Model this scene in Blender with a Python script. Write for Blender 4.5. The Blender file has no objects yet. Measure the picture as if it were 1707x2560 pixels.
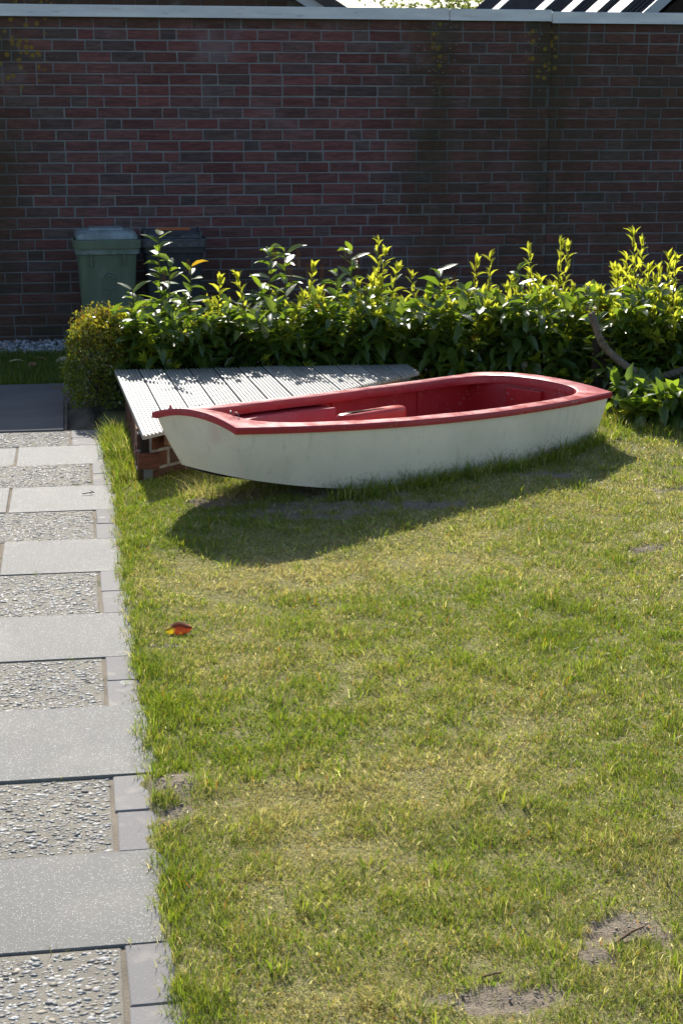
import bpy, math, random
import numpy as np
from mathutils import Vector, Matrix

random.seed(7)
rng = np.random.default_rng(11)
scene = bpy.context.scene
C = scene.collection

# ------------------------------------------------------------------ camera
cam = bpy.data.cameras.new('camera')
cam.sensor_width = 36.0
cam.sensor_fit = 'AUTO'
cam.lens = 58.36
cam.clip_start = 0.05
cam.clip_end = 2000
cam_o = bpy.data.objects.new('camera', cam)
C.objects.link(cam_o)
PITCH, YAW, EYE = math.radians(13.287), math.radians(9.080), 1.68
cam_o.location = (0, 0, EYE)
cam_o.rotation_euler = (math.pi / 2 - PITCH, 0, -YAW)
scene.camera = cam_o
scene.render.resolution_x = 682
scene.render.resolution_y = 1024

# ------------------------------------------------------------------ light
SUN_ELEV = math.radians(32.3)
world = bpy.data.worlds.new('World')
scene.world = world
world.use_nodes = True
wnt = world.node_tree
wnt.nodes.clear()
sky = wnt.nodes.new('ShaderNodeTexSky')
sky.sky_type = 'NISHITA'
sky.sun_disc = False
sky.sun_elevation = SUN_ELEV
sky.sun_rotation = math.radians(-1.5)
sky.air_density = 1.0
sky.dust_density = 1.2
sky.ozone_density = 1.2
bg = wnt.nodes.new('ShaderNodeBackground')
bg.inputs['Strength'].default_value = 0.103
wo = wnt.nodes.new('ShaderNodeOutputWorld')
wnt.links.new(sky.outputs[0], bg.inputs[0])
wnt.links.new(bg.outputs[0], wo.inputs[0])

sun = bpy.data.lights.new('sun', 'SUN')
sun.energy = 5.0
sun.angle = math.radians(0.55)
sun.color = (1.0, 0.955, 0.87)
sun_o = bpy.data.objects.new('sun', sun)
C.objects.link(sun_o)
sun_o.rotation_euler = Vector((0.04, -1.58, -1.0)).to_track_quat('-Z', 'Y').to_euler()
sun_o.location = (0, 20, 14)

vs = scene.view_settings
vs.view_transform = 'Standard'
vs.look = 'None'
vs.exposure = 0.66
vs.gamma = 1.0
vs.use_curve_mapping = False
try:
    scene.cycles.max_bounces = 8
    scene.cycles.transparent_max_bounces = 8
except Exception:
    pass


# ------------------------------------------------------------------ helpers
def tag(o, label=None, cat=None, group=None, kind=None):
    if label: o['label'] = label
    if cat: o['category'] = cat
    if group: o['group'] = group
    if kind: o['kind'] = kind
    return o


def empty(name, loc=(0, 0, 0), rot=(0, 0, 0), parent=None):
    o = bpy.data.objects.new(name, None)
    o.empty_display_size = 0.1
    C.objects.link(o)
    o.location = loc
    o.rotation_euler = rot
    if parent: o.parent = parent
    return o


def link(name, me, parent=None, loc=None, rot=None, scale=None, color=None):
    o = bpy.data.objects.new(name, me)
    C.objects.link(o)
    if parent: o.parent = parent
    if loc is not None: o.location = loc
    if rot is not None: o.rotation_euler = rot
    if scale is not None: o.scale = scale
    if color is not None: o.color = color
    return o


def mesh(name, V, Fs, mats=None, smooth=False, midx=None, cols=None):
    me = bpy.data.meshes.new(name)
    me.from_pydata([tuple(map(float, v)) for v in V], [], [tuple(map(int, f_)) for f_ in Fs])
    if mats:
        for m in (mats if isinstance(mats, (list, tuple)) else [mats]): me.materials.append(m)
    if midx is not None:
        me.polygons.foreach_set('material_index', np.asarray(midx, dtype=np.int32))
    if smooth:
        me.polygons.foreach_set('use_smooth', np.ones(len(me.polygons), dtype=bool))
    if cols is not None:
        a = me.color_attributes.new('Col', 'FLOAT_COLOR', 'POINT')
        a.data.foreach_set('color', np.asarray(cols, dtype=np.float32).ravel())
    me.update()
    return me


def tri_mesh(name, V, T, mats, smooth=False, cols=None, midx=None):
    """fast triangle mesh from numpy arrays"""
    me = bpy.data.meshes.new(name)
    V = np.ascontiguousarray(V, dtype=np.float32)
    T = np.ascontiguousarray(T, dtype=np.int32)
    me.vertices.add(len(V))
    me.vertices.foreach_set('co', V.ravel())
    me.loops.add(T.size)
    me.loops.foreach_set('vertex_index', T.ravel())
    me.polygons.add(len(T))
    me.polygons.foreach_set('loop_start', np.arange(0, T.size, 3, dtype=np.int32))
    me.polygons.foreach_set('loop_total', np.full(len(T), 3, dtype=np.int32))
    for m in (mats if isinstance(mats, (list, tuple)) else [mats]): me.materials.append(m)
    if midx is not None: me.polygons.foreach_set('material_index', np.asarray(midx, dtype=np.int32))
    if smooth: me.polygons.foreach_set('use_smooth', np.ones(len(T), dtype=bool))
    if cols is not None:
        a = me.color_attributes.new('Col', 'FLOAT_COLOR', 'POINT')
        a.data.foreach_set('color', np.ascontiguousarray(cols, dtype=np.float32).ravel())
    me.update(calc_edges=True)
    me.validate()
    return me


class MB:
    """collects simple shapes into one mesh"""
    def __init__(s): s.V = []; s.F = []; s.M = []

    def add(s, V, Fs, mi=0):
        o = len(s.V)
        s.V += [tuple(v) for v in V]
        s.F += [tuple(i + o for i in f_) for f_ in Fs]
        s.M += [mi] * len(Fs)
        return s

    def box(s, lo, hi, ch=0.0, mi=0):
        x0, y0, z0 = lo; x1, y1, z1 = hi
        if ch <= 0:
            V = [(x0, y0, z0), (x1, y0, z0), (x1, y1, z0), (x0, y1, z0), (x0, y0, z1), (x1, y0, z1), (x1, y1, z1), (x0, y1, z1)]
            Fs = [(3, 2, 1, 0), (4, 5, 6, 7), (0, 1, 5, 4), (1, 2, 6, 5), (2, 3, 7, 6), (3, 0, 4, 7)]
            return s.add(V, Fs, mi)
        c = ch
        V = []; idx = {}
        for sx in (0, 1):
            for sy in (0, 1):
                for sz in (0, 1):
                    px, py, pz = (x0, x1)[sx], (y0, y1)[sy], (z0, z1)[sz]
                    dx, dy, dz = (c, -c)[sx], (c, -c)[sy], (c, -c)[sz]
                    for k, p in enumerate([(px, py + dy, pz + dz), (px + dx, py, pz + dz), (px + dx, py + dy, pz)]):
                        idx[sx, sy, sz, k] = len(V); V.append(p)
        g = lambda a, b, d, k: idx[a, b, d, k]
        Fs = [(g(0, 0, 0, 0), g(0, 0, 1, 0), g(0, 1, 1, 0), g(0, 1, 0, 0)), (g(1, 0, 0, 0), g(1, 1, 0, 0), g(1, 1, 1, 0), g(1, 0, 1, 0)),
              (g(0, 0, 0, 1), g(1, 0, 0, 1), g(1, 0, 1, 1), g(0, 0, 1, 1)), (g(0, 1, 0, 1), g(0, 1, 1, 1), g(1, 1, 1, 1), g(1, 1, 0, 1)),
              (g(0, 0, 0, 2), g(0, 1, 0, 2), g(1, 1, 0, 2), g(1, 0, 0, 2)), (g(0, 0, 1, 2), g(1, 0, 1, 2), g(1, 1, 1, 2), g(0, 1, 1, 2))]
        for a in (0, 1):
            for b in (0, 1):
                Fs += [(g(a, b, 0, 0), g(a, b, 0, 1), g(a, b, 1, 1), g(a, b, 1, 0)),
                       (g(a, 0, b, 0), g(a, 1, b, 0), g(a, 1, b, 2), g(a, 0, b, 2)),
                       (g(0, a, b, 1), g(1, a, b, 1), g(1, a, b, 2), g(0, a, b, 2))]
                for d in (0, 1): Fs.append((g(a, b, d, 0), g(a, b, d, 1), g(a, b, d, 2)))
        return s.add(V, Fs, mi)

    def loops(s, L, closed=True, cap0=False, cap1=False, mi=0, close_loops=False):
        """loft a list of equal-length point rings"""
        n = len(L[0]); V = [p for r in L for p in r]; Fs = []
        K = len(L)
        for i in range(K if close_loops else K - 1):
            j2 = (i + 1) % K
            for j in range(n if closed else n - 1):
                k = (j + 1) % n
                Fs.append((i * n + j, i * n + k, j2 * n + k, j2 * n + j))
        if cap0: Fs.append(tuple(range(n))[::-1])
        if cap1: Fs.append(tuple((K - 1) * n + j for j in range(n)))
        return s.add(V, Fs, mi)

    def tube(s, P, r, n=8, mi=0, caps=True):
        P = [Vector(p) for p in P]; L = []
        up = Vector((0.13, 0.21, 0.97)).normalized()
        for i, p in enumerate(P):
            d = (P[min(i + 1, len(P) - 1)] - P[max(i - 1, 0)]).normalized()
            a = d.cross(up)
            if a.length < 1e-3: a = d.cross(Vector((1, 0, 0)))
            a.normalize(); b = d.cross(a)
            rr = r[i] if hasattr(r, '__len__') else r
            L.append([tuple(p + (a * math.cos(2 * math.pi * j / n) + b * math.sin(2 * math.pi * j / n)) * rr) for j in range(n)])
        return s.loops(L, True, caps, caps, mi)

    def build(s, name, mats, parent=None, smooth=False, fix=True, **kw):
        me = mesh(name, s.V, s.F, mats, smooth, s.M)
        if fix:
            import bmesh
            bm = bmesh.new(); bm.from_mesh(me)
            bmesh.ops.recalc_face_normals(bm, faces=bm.faces)
            bm.to_mesh(me); bm.free()
        return link(name, me, parent, **kw)


def shade_auto(o, deg=40):
    me = o.data
    me.polygons.foreach_set('use_smooth', np.ones(len(me.polygons), dtype=bool))
    try:
        me.set_sharp_from_angle(angle=math.radians(deg))
    except Exception:
        pass
    return o


_lat = rng.random((256, 256))


def vnoise(x, y, s):
    """value noise 0..1 of world position, feature size s"""
    x = np.asarray(x, float) / s + 71.3; y = np.asarray(y, float) / s + 37.9
    i = np.floor(x).astype(int); j = np.floor(y).astype(int)
    fx = x - i; fy = y - j
    fx = fx * fx * (3 - 2 * fx); fy = fy * fy * (3 - 2 * fy)
    L = lambda a, b: _lat[a % 256, b % 256]
    return (L(i, j) * (1 - fx) + L(i + 1, j) * fx) * (1 - fy) + (L(i, j + 1) * (1 - fx) + L(i + 1, j + 1) * fx) * fy


def sstep(a, b, x):
    t = np.clip((np.asarray(x, float) - a) / (b - a), 0, 1)
    return t * t * (3 - 2 * t)


# ------------------------------------------------------------------ node materials
class NB:
    def __init__(s, name, rough=0.8, spec=0.3, disp=False):
        s.m = bpy.data.materials.new(name); s.m.use_nodes = True
        s.nt = s.m.node_tree; s.nt.nodes.clear()
        s.out = s.nt.nodes.new('ShaderNodeOutputMaterial')
        s.b = s.n('ShaderNodeBsdfPrincipled')
        s.b.inputs['Roughness'].default_value = rough
        s.b.inputs['Specular IOR Level'].default_value = spec
        s.nt.links.new(s.b.outputs[0], s.out.inputs[0])
        s._pos = None

    def n(s, t, **kw):
        nd = s.nt.nodes.new(t)
        for k, v in kw.items(): setattr(nd, k, v)
        return nd

    def put(s, sock, v):
        if isinstance(v, bpy.types.NodeSocket): s.nt.links.new(v, sock)
        elif v is not None:
            if hasattr(sock.default_value, '__len__') and len(sock.default_value) == 4 and len(v) == 3: v = (*v, 1)
            sock.default_value = v

    def pos(s):
        if s._pos is None: s._pos = s.n('ShaderNodeNewGeometry').outputs['Position']
        return s._pos

    def obj(s): return s.n('ShaderNodeTexCoord').outputs['Object']

    def rnd(s): return s.n('ShaderNodeObjectInfo').outputs['Random']

    def ocol(s): return s.n('ShaderNodeObjectInfo').outputs['Color']

    def attr(s, name='Col'):
        a = s.n('ShaderNodeAttribute'); a.attribute_name = name
        return a.outputs['Color']

    def map(s, v, scale=(1, 1, 1), loc=(0, 0, 0)):
        nd = s.n('ShaderNodeMapping'); s.put(nd.inputs['Vector'], v)
        s.put(nd.inputs['Scale'], scale); s.put(nd.inputs['Location'], loc)
        return nd.outputs[0]

    def noise(s, scale, detail=3, v=None, rough=.55, dist=0):
        nd = s.n('ShaderNodeTexNoise'); s.put(nd.inputs['Vector'], v if v is not None else s.pos())
        s.put(nd.inputs['Scale'], scale); s.put(nd.inputs['Detail'], detail); s.put(nd.inputs['Roughness'], rough)
        s.put(nd.inputs['Distortion'], dist)
        return nd.outputs[0]

    def voro(s, scale, v=None, out='Distance', feature='F1'):
        nd = s.n('ShaderNodeTexVoronoi'); nd.feature = feature
        s.put(nd.inputs['Vector'], v if v is not None else s.pos()); s.put(nd.inputs['Scale'], scale)
        return nd.outputs[out]

    def ramp(s, f_, a, b, lo=0., hi=1.):
        nd = s.n('ShaderNodeMapRange'); nd.interpolation_type = 'SMOOTHSTEP'
        s.put(nd.inputs[0], f_); s.put(nd.inputs[1], a); s.put(nd.inputs[2], b); s.put(nd.inputs[3], lo); s.put(nd.inputs[4], hi)
        return nd.outputs[0]

    def math(s, op, a, b=None, c=None):
        nd = s.n('ShaderNodeMath', operation=op)
        s.put(nd.inputs[0], a)
        if b is not None: s.put(nd.inputs[1], b)
        if c is not None: s.put(nd.inputs[2], c)
        return nd.outputs[0]

    def mix(s, f_, a, b, mode='MIX'):
        nd = s.n('ShaderNodeMix', data_type='RGBA', blend_type=mode)
        s.put(nd.inputs[0], f_); s.put(nd.inputs[6], a); s.put(nd.inputs[7], b)
        return nd.outputs[2]

    def xyz(s, v):
        nd = s.n('ShaderNodeSeparateXYZ'); s.put(nd.inputs[0], v); return nd.outputs

    def bump(s, h, strength=.3, dist=.002):
        nd = s.n('ShaderNodeBump'); s.put(nd.inputs['Height'], h); s.put(nd.inputs['Strength'], strength); s.put(nd.inputs['Distance'], dist)
        s.nt.links.new(nd.outputs[0], s.b.inputs['Normal'])
        return nd.outputs[0]

    def col(s, v): s.put(s.b.inputs['Base Color'], v); return s

    def rough(s, v): s.put(s.b.inputs['Roughness'], v); return s

    def translucent(s, color, fac):
        t = s.n('ShaderNodeBsdfTranslucent'); s.put(t.inputs[0], color)
        mx = s.n('ShaderNodeMixShader'); s.put(mx.inputs[0], fac)
        s.nt.links.new(s.b.outputs[0], mx.inputs[1]); s.nt.links.new(t.outputs[0], mx.inputs[2])
        s.nt.links.new(mx.outputs[0], s.out.inputs[0])
        return s


def gauss_x(b, sx, x0, w):
    d = b.math('DIVIDE', b.math('SUBTRACT', sx, x0), w)
    return b.math('POWER', 2.718, b.math('MULTIPLY', b.math('MULTIPLY', d, d), -1.0))


# --- wall bricks and mortar: algae streaks under the coping joints, lichen, lime bloom, painted vignette
def wall_weather_vignette(b, col):
    x, y, z = b.xyz(b.pos())[0:3]
    n1 = b.noise(5, 4, b.map(b.pos(), (1, 1, .35)))
    top = b.ramp(z, .2, 2.4, .7, 1.)
    s1 = b.math('MULTIPLY', gauss_x(b, x, 2.86, .26), top)
    s2 = b.math('MULTIPLY', gauss_x(b, x, 3.82, .42), top)
    s3 = b.math('MULTIPLY', gauss_x(b, x, -.55, .25), top)
    st = b.math('ADD', s1, b.math('ADD', s2, s3))
    low = b.math('MAXIMUM', b.ramp(z, 1.0, .15, 0, .7), b.ramp(x, .35, -.6, 0, .5))  # mossy foot of the wall, plus lens vignette painted in at the left
    under = b.ramp(z, 2.33, 2.44, 0, .75)  # darker band in the top courses, just below the coping
    soil = b.math('MULTIPLY', b.ramp(x, 2.3, 3.3, 0, .68), b.ramp(b.noise(1.7, 4), .3, .6, .5, 1.))  # algae soiling mixed with a right-hand vignette painted into the colour
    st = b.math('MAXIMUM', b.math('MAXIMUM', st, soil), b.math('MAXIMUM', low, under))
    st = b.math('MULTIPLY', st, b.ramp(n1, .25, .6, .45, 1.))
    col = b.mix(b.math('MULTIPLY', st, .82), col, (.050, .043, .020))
    # lime bloom
    n2 = b.noise(2.6, 4, b.map(b.pos(), (1, 1, 1.2), (5, 0, 3)))
    lime = b.math('MULTIPLY', b.ramp(n2, .52, .72), b.ramp(z, 1.2, 2.2, .1, .55))
    lime = b.math('MULTIPLY', lime, b.ramp(x, 3.2, 2.6))
    col = b.mix(b.math('MULTIPLY', lime, .6), col, (.30, .26, .28))
    # yellow lichen rosettes
    vd = b.voro(21); vc = b.xyz(b.voro(21, out='Color'))[0]
    li = b.math('MULTIPLY', b.ramp(vd, .50, .28), b.ramp(vc, .45, .55))
    reg = b.math('MULTIPLY', b.math('MAXIMUM', gauss_x(b, x, 3.74, .13), b.math('MAXIMUM', b.math('MULTIPLY', gauss_x(b, x, 2.86, .07), .8), gauss_x(b, x, -.35, .22))), b.ramp(z, 1.65, 2.25))
    li = b.math('MULTIPLY', li, b.ramp(reg, .25, .5))
    col = b.mix(b.math('MULTIPLY', li, .75), col, (.26, .17, .025))
    # pale droppings and crust specks
    sp = b.math('MULTIPLY', b.ramp(b.voro(60), .22, .12), b.ramp(b.xyz(b.voro(60, out='Color'))[1], .93, .95))
    reg2 = b.math('ADD', b.math('MULTIPLY', b.math('MAXIMUM', gauss_x(b, x, 3.85, .3), gauss_x(b, x, 2.95, .2)), b.ramp(z, 1.6, 2.3)), .03)
    col = b.mix(b.math('MULTIPLY', sp, b.ramp(reg2, .02, .5, .15, 1)), col, (.62, .62, .6))
    return col


def brick_mat(name, source):
    b = NB(name, .86, .25)
    base = b.ocol() if source == 'object' else b.attr()
    g = b.noise(30, 5, b.map(b.pos(), (.35, 1, 2.2)), .7)
    col = b.mix(b.ramp(g, .3, .75), b.mix(1., base, (.62, .6, .62), 'MULTIPLY'), b.mix(1., base, (1.35, 1.25, 1.22), 'MULTIPLY'))
    gl = b.noise(7, 3)
    col = b.mix(b.ramp(gl, .55, .8, 0, .35), col, (.06, .053, .056))
    col = wall_weather_vignette(b, col)
    b.col(col)
    h = b.math('ADD', b.noise(55, 5, b.map(b.pos(), (.4, 1, 2.4)), .7), b.math('MULTIPLY', b.noise(240, 3), .4))
    b.bump(h, .65, .006)
    return b.m


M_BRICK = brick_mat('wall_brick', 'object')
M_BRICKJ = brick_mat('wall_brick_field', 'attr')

b = NB('wall_mortar', .95, .15)
c = b.mix(b.ramp(b.noise(9, 4), .3, .7), (.20, .20, .21), (.265, .265, .275))
c = b.mix(b.ramp(b.noise(120, 3), .35, .7, 0, .4), c, (.19, .19, .195))
b.col(wall_weather_vignette(b, c)); b.bump(b.noise(200, 4), .5, .003)
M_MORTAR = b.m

b = NB('coping_metal', .42, .5)
st = b.noise(3.0, 4, b.map(b.pos(), (1, 1, 6)))
c = b.mix(b.ramp(st, .3, .75), (.62, .63, .66), (.74, .75, .76))
c = b.mix(b.ramp(b.noise(14, 5, b.map(b.pos(), (.5, 1, 2.5))), .56, .75, 0, .5), c, (.30, .31, .31))
b.col(c); b.put(b.b.inputs['Metallic'], .08); b.rough(b.ramp(st, .3, .8, .5, .35))
b.bump(b.noise(6, 3), .1, .01)
M_COPING = b.m

# --- path
b = NB('smooth_concrete', .78, .35)
r = b.rnd()
base = b.mix(r, (.172, .166, .155), (.21, .203, .19))
base = b.mix(b.ramp(b.noise(3.2, 4), .3, .75, 0, .55), base, (.205, .20, .19))
base = b.mix(b.ramp(b.noise(2.1, 3, b.map(b.pos(), loc=(4, 2, 1))), .5, .75, 0, .5), base, (.36, .33, .275))
spk = b.math('MULTIPLY', b.ramp(b.voro(300), .42, .15), b.ramp(b.xyz(b.voro(300, out='Color'))[0], .62, .95))
base = b.mix(b.math('MULTIPLY', spk, .85), base, (.72, .72, .72))  # bright grit specks: sun glints painted into the base colour
spk2 = b.math('MULTIPLY', b.ramp(b.voro(250), .36, .2), b.ramp(b.xyz(b.voro(250, out='Color'))[1], .78, .85))
base = b.mix(b.math('MULTIPLY', spk2, .5), base, (.14, .135, .13))
base = b.mix(b.ramp(b.noise(38, 4, rough=.7), .6, .8, 0, .35), base, (.2, .195, .185))
st_ = b.math('MULTIPLY', b.ramp(b.voro(3.1, b.map(b.pos(), loc=(.7, .3, 0))), .16, .10), b.ramp(b.noise(14, 4), .4, .6))
base = b.mix(b.math('MULTIPLY', st_, .4), base, (.13, .125, .115))
base = b.mix(b.ramp(b.noise(1.3, 5, b.map(b.pos(), (1, .6, 1), (8, 3, 0))), .5, .72, 0, .45), base, (.155, .15, .14))
b.col(base)
b.rough(b.ramp(spk, 0, 1, .8, .3))
b.bump(b.math('ADD', b.noise(260, 4, rough=.7), b.math('MULTIPLY', b.noise(60, 3), .6)), .55, .003)
M_CONC = b.m

b = NB('aggregate_matrix', .92, .2)
c = b.mix(b.ramp(b.noise(6, 4), .3, .7), (.44, .405, .34), (.36, .335, .29))
c = b.mix(b.ramp(b.noise(140, 3), .4, .7, 0, .4), c, (.27, .25, .22))
c = b.mix(1., c, (.70, .685, .65), 'MULTIPLY')
b.col(c); b.bump(b.noise(220, 4, rough=.7), .8, .004)
M_AGG = b.m

b = NB('pebble_stone', .62, .3)
c = b.attr()
c = b.mix(b.ramp(b.noise(300, 3), .35, .75, 0, .35), c, b.mix(1., c, (.55, .55, .56), 'MULTIPLY'))
c = b.mix(b.ramp(b.noise(4, 3), .5, .75, 0, .35), c, (.38, .34, .27))
b.col(c); b.bump(b.noise(400, 3), .2, .002)
M_PEB = b.m

b = NB('small_paver_concrete', .85, .3)
c = b.mix(b.rnd(), (.20, .187, .188), (.26, .247, .24))
c = b.mix(b.ramp(b.noise(5, 4), .35, .7, 0, .6), c, (.22, .21, .205))
c = b.mix(b.ramp(b.noise(9, 3, b.map(b.pos(), loc=(3, 1, 0))), .52, .7, 0, .6), c, (.38, .34, .29))
ring = b.voro(9.0, b.map(b.pos(), loc=(.31, .12, 0)))
lic = b.math('MULTIPLY', b.math('MULTIPLY', b.ramp(ring, .20, .17), b.ramp(ring, .08, .15, .55, 1)), b.ramp(b.xyz(b.voro(9.0, b.map(b.pos(), loc=(.31, .12, 0)), 'Color'))[2], .45, .5))
c = b.mix(b.math('MULTIPLY', lic, .55), c, (.46, .48, .42))
spk = b.math('MULTIPLY', b.ramp(b.voro(260), .34, .2), b.ramp(b.xyz(b.voro(260, out='Color'))[0], .85, .9))
c = b.mix(b.math('MULTIPLY', spk, .6), c, (.6, .6, .6))
b.col(c); b.bump(b.noise(240, 4, rough=.7), .5, .003)
M_PAVER = b.m

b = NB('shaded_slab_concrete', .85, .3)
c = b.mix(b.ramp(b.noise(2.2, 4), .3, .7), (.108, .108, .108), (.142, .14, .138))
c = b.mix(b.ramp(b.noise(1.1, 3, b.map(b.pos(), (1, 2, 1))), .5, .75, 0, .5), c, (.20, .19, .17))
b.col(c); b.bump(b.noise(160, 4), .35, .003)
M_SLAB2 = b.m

b = NB('joint_sand', .97, .1)
c = b.mix(b.ramp(b.noise(7, 4), .35, .7), (.31, .26, .20), (.21, .18, .14))
c = b.mix(b.ramp(b.noise(11, 4, b.map(b.pos(), loc=(2, 7, 1))), .55, .72, 0, .7), c, (.10, .12, .035))
c = b.mix(b.ramp(b.noise(180, 3), .4, .7, 0, .45), c, (.12, .10, .08))
b.col(c); b.bump(b.noise(150, 4, rough=.7), .8, .005)
M_SAND = b.m

b = NB('garden_soil', .97, .1)
c = b.mix(b.ramp(b.noise(8, 5), .3, .7), (.13, .10, .075), (.20, .165, .125))
c = b.mix(b.ramp(b.noise(90, 3), .4, .7, 0, .5), c, (.075, .06, .045))
b.col(c); b.bump(b.math('ADD', b.noise(40, 5, rough=.7), b.math('MULTIPLY', b.noise(180, 3), .5)), 1., .012)
M_SOIL = b.m

# lawn floor: thatch, with sandy earth where the turf is gone (attribute)
b = NB('lawn_floor', .97, .1)
bare = b.xyz(b.attr())[0]
th = b.mix(b.ramp(b.noise(60, 4), .35, .7), (.33, .285, .14), (.20, .20, .07))
sd = b.mix(b.ramp(b.noise(16, 5), .3, .7), (.235, .19, .138), (.33, .275, .21))
sd = b.mix(b.ramp(b.noise(130, 3), .45, .7, 0, .5), sd, (.17, .14, .105))
b.col(b.mix(b.ramp(b.math('ADD', bare, b.math('MULTIPLY', b.math('SUBTRACT', b.noise(70, 4), .5), .6)), .15, .8), th, sd))
b.bump(b.math('ADD', b.noise(45, 5, rough=.75), b.math('MULTIPLY', b.noise(200, 3), .5)), 1., .012)
M_LAWN = b.m

b = NB('grass_blade', .36, .6)
c = b.attr()
b.col(c); b.translucent(b.mix(1., c, (1.5, 1.5, .85), 'MULTIPLY'), .45)
M_GRASS = b.m

b = NB('open_ground', .97, .1)
c = b.mix(b.ramp(b.noise(.8, 5), .35, .65), (.075, .10, .03), (.13, .125, .06))
c = b.mix(b.ramp(b.noise(30, 4), .4, .7, 0, .5), c, (.05, .07, .02))
b.col(c); b.bump(b.noise(60, 4), .8, .02)
M_GROUND = b.m

b = NB('gravel_stone', .6, .4)
b.col(b.attr()); M_GRAVEL = b.m


# --- boat
def paint(name, base, worn, rough, chips, chipcol, grime):
    b = NB(name, rough, .5)
    o = b.pos()
    c = b.mix(b.ramp(b.noise(3.5, 5, o), .3, .72), base, worn)
    c = b.mix(b.ramp(b.noise(22, 5, b.map(o, (1, 1, .6)), .7), .56, .78, 0, .45), c, grime)
    chip = b.math('MULTIPLY', b.ramp(b.noise(55, 5, o, .75), chips, chips + .03), b.ramp(b.noise(6, 3, b.map(o, loc=(3, 3, 3))), .5, .6))
    c = b.mix(chip, c, chipcol)
    b.rough(b.ramp(b.noise(11, 4, o), .3, .7, rough - .07, rough + .14))
    b.bump(b.math('ADD', b.noise(18, 4, o), b.math('MULTIPLY', b.noise(120, 4, o, .7), .45)), .25, .004)
    return b, c


b, c = paint('boat_white_paint', (.90, .82, .69), (.80, .73, .62), .45, .68, (.42, .39, .33), (.52, .48, .40))
x, y, z = b.xyz(b.pos())[0:3]
smear = b.math('MULTIPLY', b.ramp(b.noise(4.5, 3, b.map(b.pos(), (1, 1, 1.5), (1, 1, 2))), .58, .74), b.ramp(z, .27, .37))
c = b.mix(b.math('MULTIPLY', smear, .32), c, (.55, .30, .31))
splash = b.math('MULTIPLY', b.ramp(b.noise(60, 4), .48, .62), b.ramp(z, .17, .07))
c = b.mix(b.math('MULTIPLY', splash, .5), c, (.20, .16, .12))
spt = b.math('MULTIPLY', b.ramp(b.voro(38), .12, .07), b.ramp(b.xyz(b.voro(38, out='Color'))[0], .86, .88))
c = b.mix(b.math('MULTIPLY', spt, .7), c, (.12, .11, .10))
yl = b.math('MULTIPLY', b.ramp(b.noise(2.2, 4, b.map(b.pos(), loc=(7, 1, 3))), .48, .7), .4)
c = b.mix(yl, c, (.62, .57, .44))
stk = b.math('MULTIPLY', b.ramp(b.noise(26, 4, b.map(b.pos(), (1, 1, .12))), .56, .74), .3)
c = b.mix(stk, c, (.40, .38, .33))
b.col(c); M_WHITE = b.m
b, c = paint('boat_red_gunwale_paint', (.44, .026, .038), (.36, .022, .032), .33, .61, (.50, .36, .34), (.19, .014, .018))
b.col(c); M_RED = b.m
b, c = paint('boat_red_inner_paint', (.40, .018, .020), (.32, .014, .016), .5, .61, (.50, .42, .40), (.15, .014, .014))
b.col(c); M_REDIN = b.m
b, c = paint('boat_orange_red_plastic', (.55, .045, .025), (.46, .03, .02), .3, .66, (.62, .42, .25), (.30, .02, .015))
b.col(c); M_CASE = b.m

b = NB('slot_black', .9, .1); b.col((.02, .008, .008)); M_SLOT = b.m
b = NB('rusty_steel', .5, .5)
b.col(b.mix(b.ramp(b.noise(160, 4), .4, .65), (.30, .27, .25), (.16, .06, .03))); b.put(b.b.inputs['Metallic'], .6); M_STEEL = b.m

# --- deck boards
b = NB('weathered_decking', .5, .5)
r = b.rnd()
c = b.mix(r, (.28, .272, .255), (.45, .435, .405))
gr = b.noise(40, 5, b.map(b.pos(), (1.2, .06, 1)), .65)
c = b.mix(b.ramp(gr, .3, .7), b.mix(1., c, (.72, .71, .70), 'MULTIPLY'), c)
c = b.mix(b.ramp(b.noise(5, 4), .55, .75, 0, .5), c, (.34, .30, .24))
spk = b.math('MULTIPLY', b.ramp(b.voro(30), .2, .1), b.ramp(b.xyz(b.voro(30, out='Color'))[0], .75, .78))
c = b.mix(b.math('MULTIPLY', spk, .8), c, (.06, .05, .04))
b.col(c); b.bump(gr, .4, .002); M_DECK = b.m
b = NB('orange_timber', .7, .3)
c = b.mix(b.ramp(b.noise(30, 5, b.map(b.pos(), (.1, .1, 1.5))), .3, .7), (.34, .17, .08), (.22, .11, .055))
b.col(c); b.bump(b.noise(40, 4, b.map(b.pos(), (.1, .1, 2))), .4, .003); M_TIMBER = b.m
b = NB('box_mortar', .95, .15)
b.col(b.mix(b.ramp(b.noise(30, 4), .35, .7), (.22, .205, .19), (.33, .31, .29))); b.bump(b.noise(90, 4), .7, .006); M_BOXMORTAR = b.m
b = NB('old_post_wood', .85, .2)
c = b.mix(b.ramp(b.noise(30, 5, b.map(b.pos(), (1.5, 1.5, .1))), .3, .7), (.020, .014, .012), (.038, .028, .023))
b.col(c); b.bump(b.noise(40, 5, b.map(b.pos(), (1.5, 1.5, .1))), .6, .006); M_POST = b.m
b = NB('hemp_rope', .92, .15)
c = b.mix(b.ramp(b.noise(26, 4), .35, .65), (.26, .205, .145), (.17, .135, .095))
c = b.mix(b.ramp(b.noise(7, 4), .45, .65, 0, .7), c, (.17, .145, .125))
c = b.mix(b.ramp(b.noise(120, 4, rough=.7), .5, .75, 0, .6), c, (.46, .40, .31))
b.col(c); b.bump(b.noise(160, 4, rough=.7), .9, .008); M_ROPE = b.m

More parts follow.
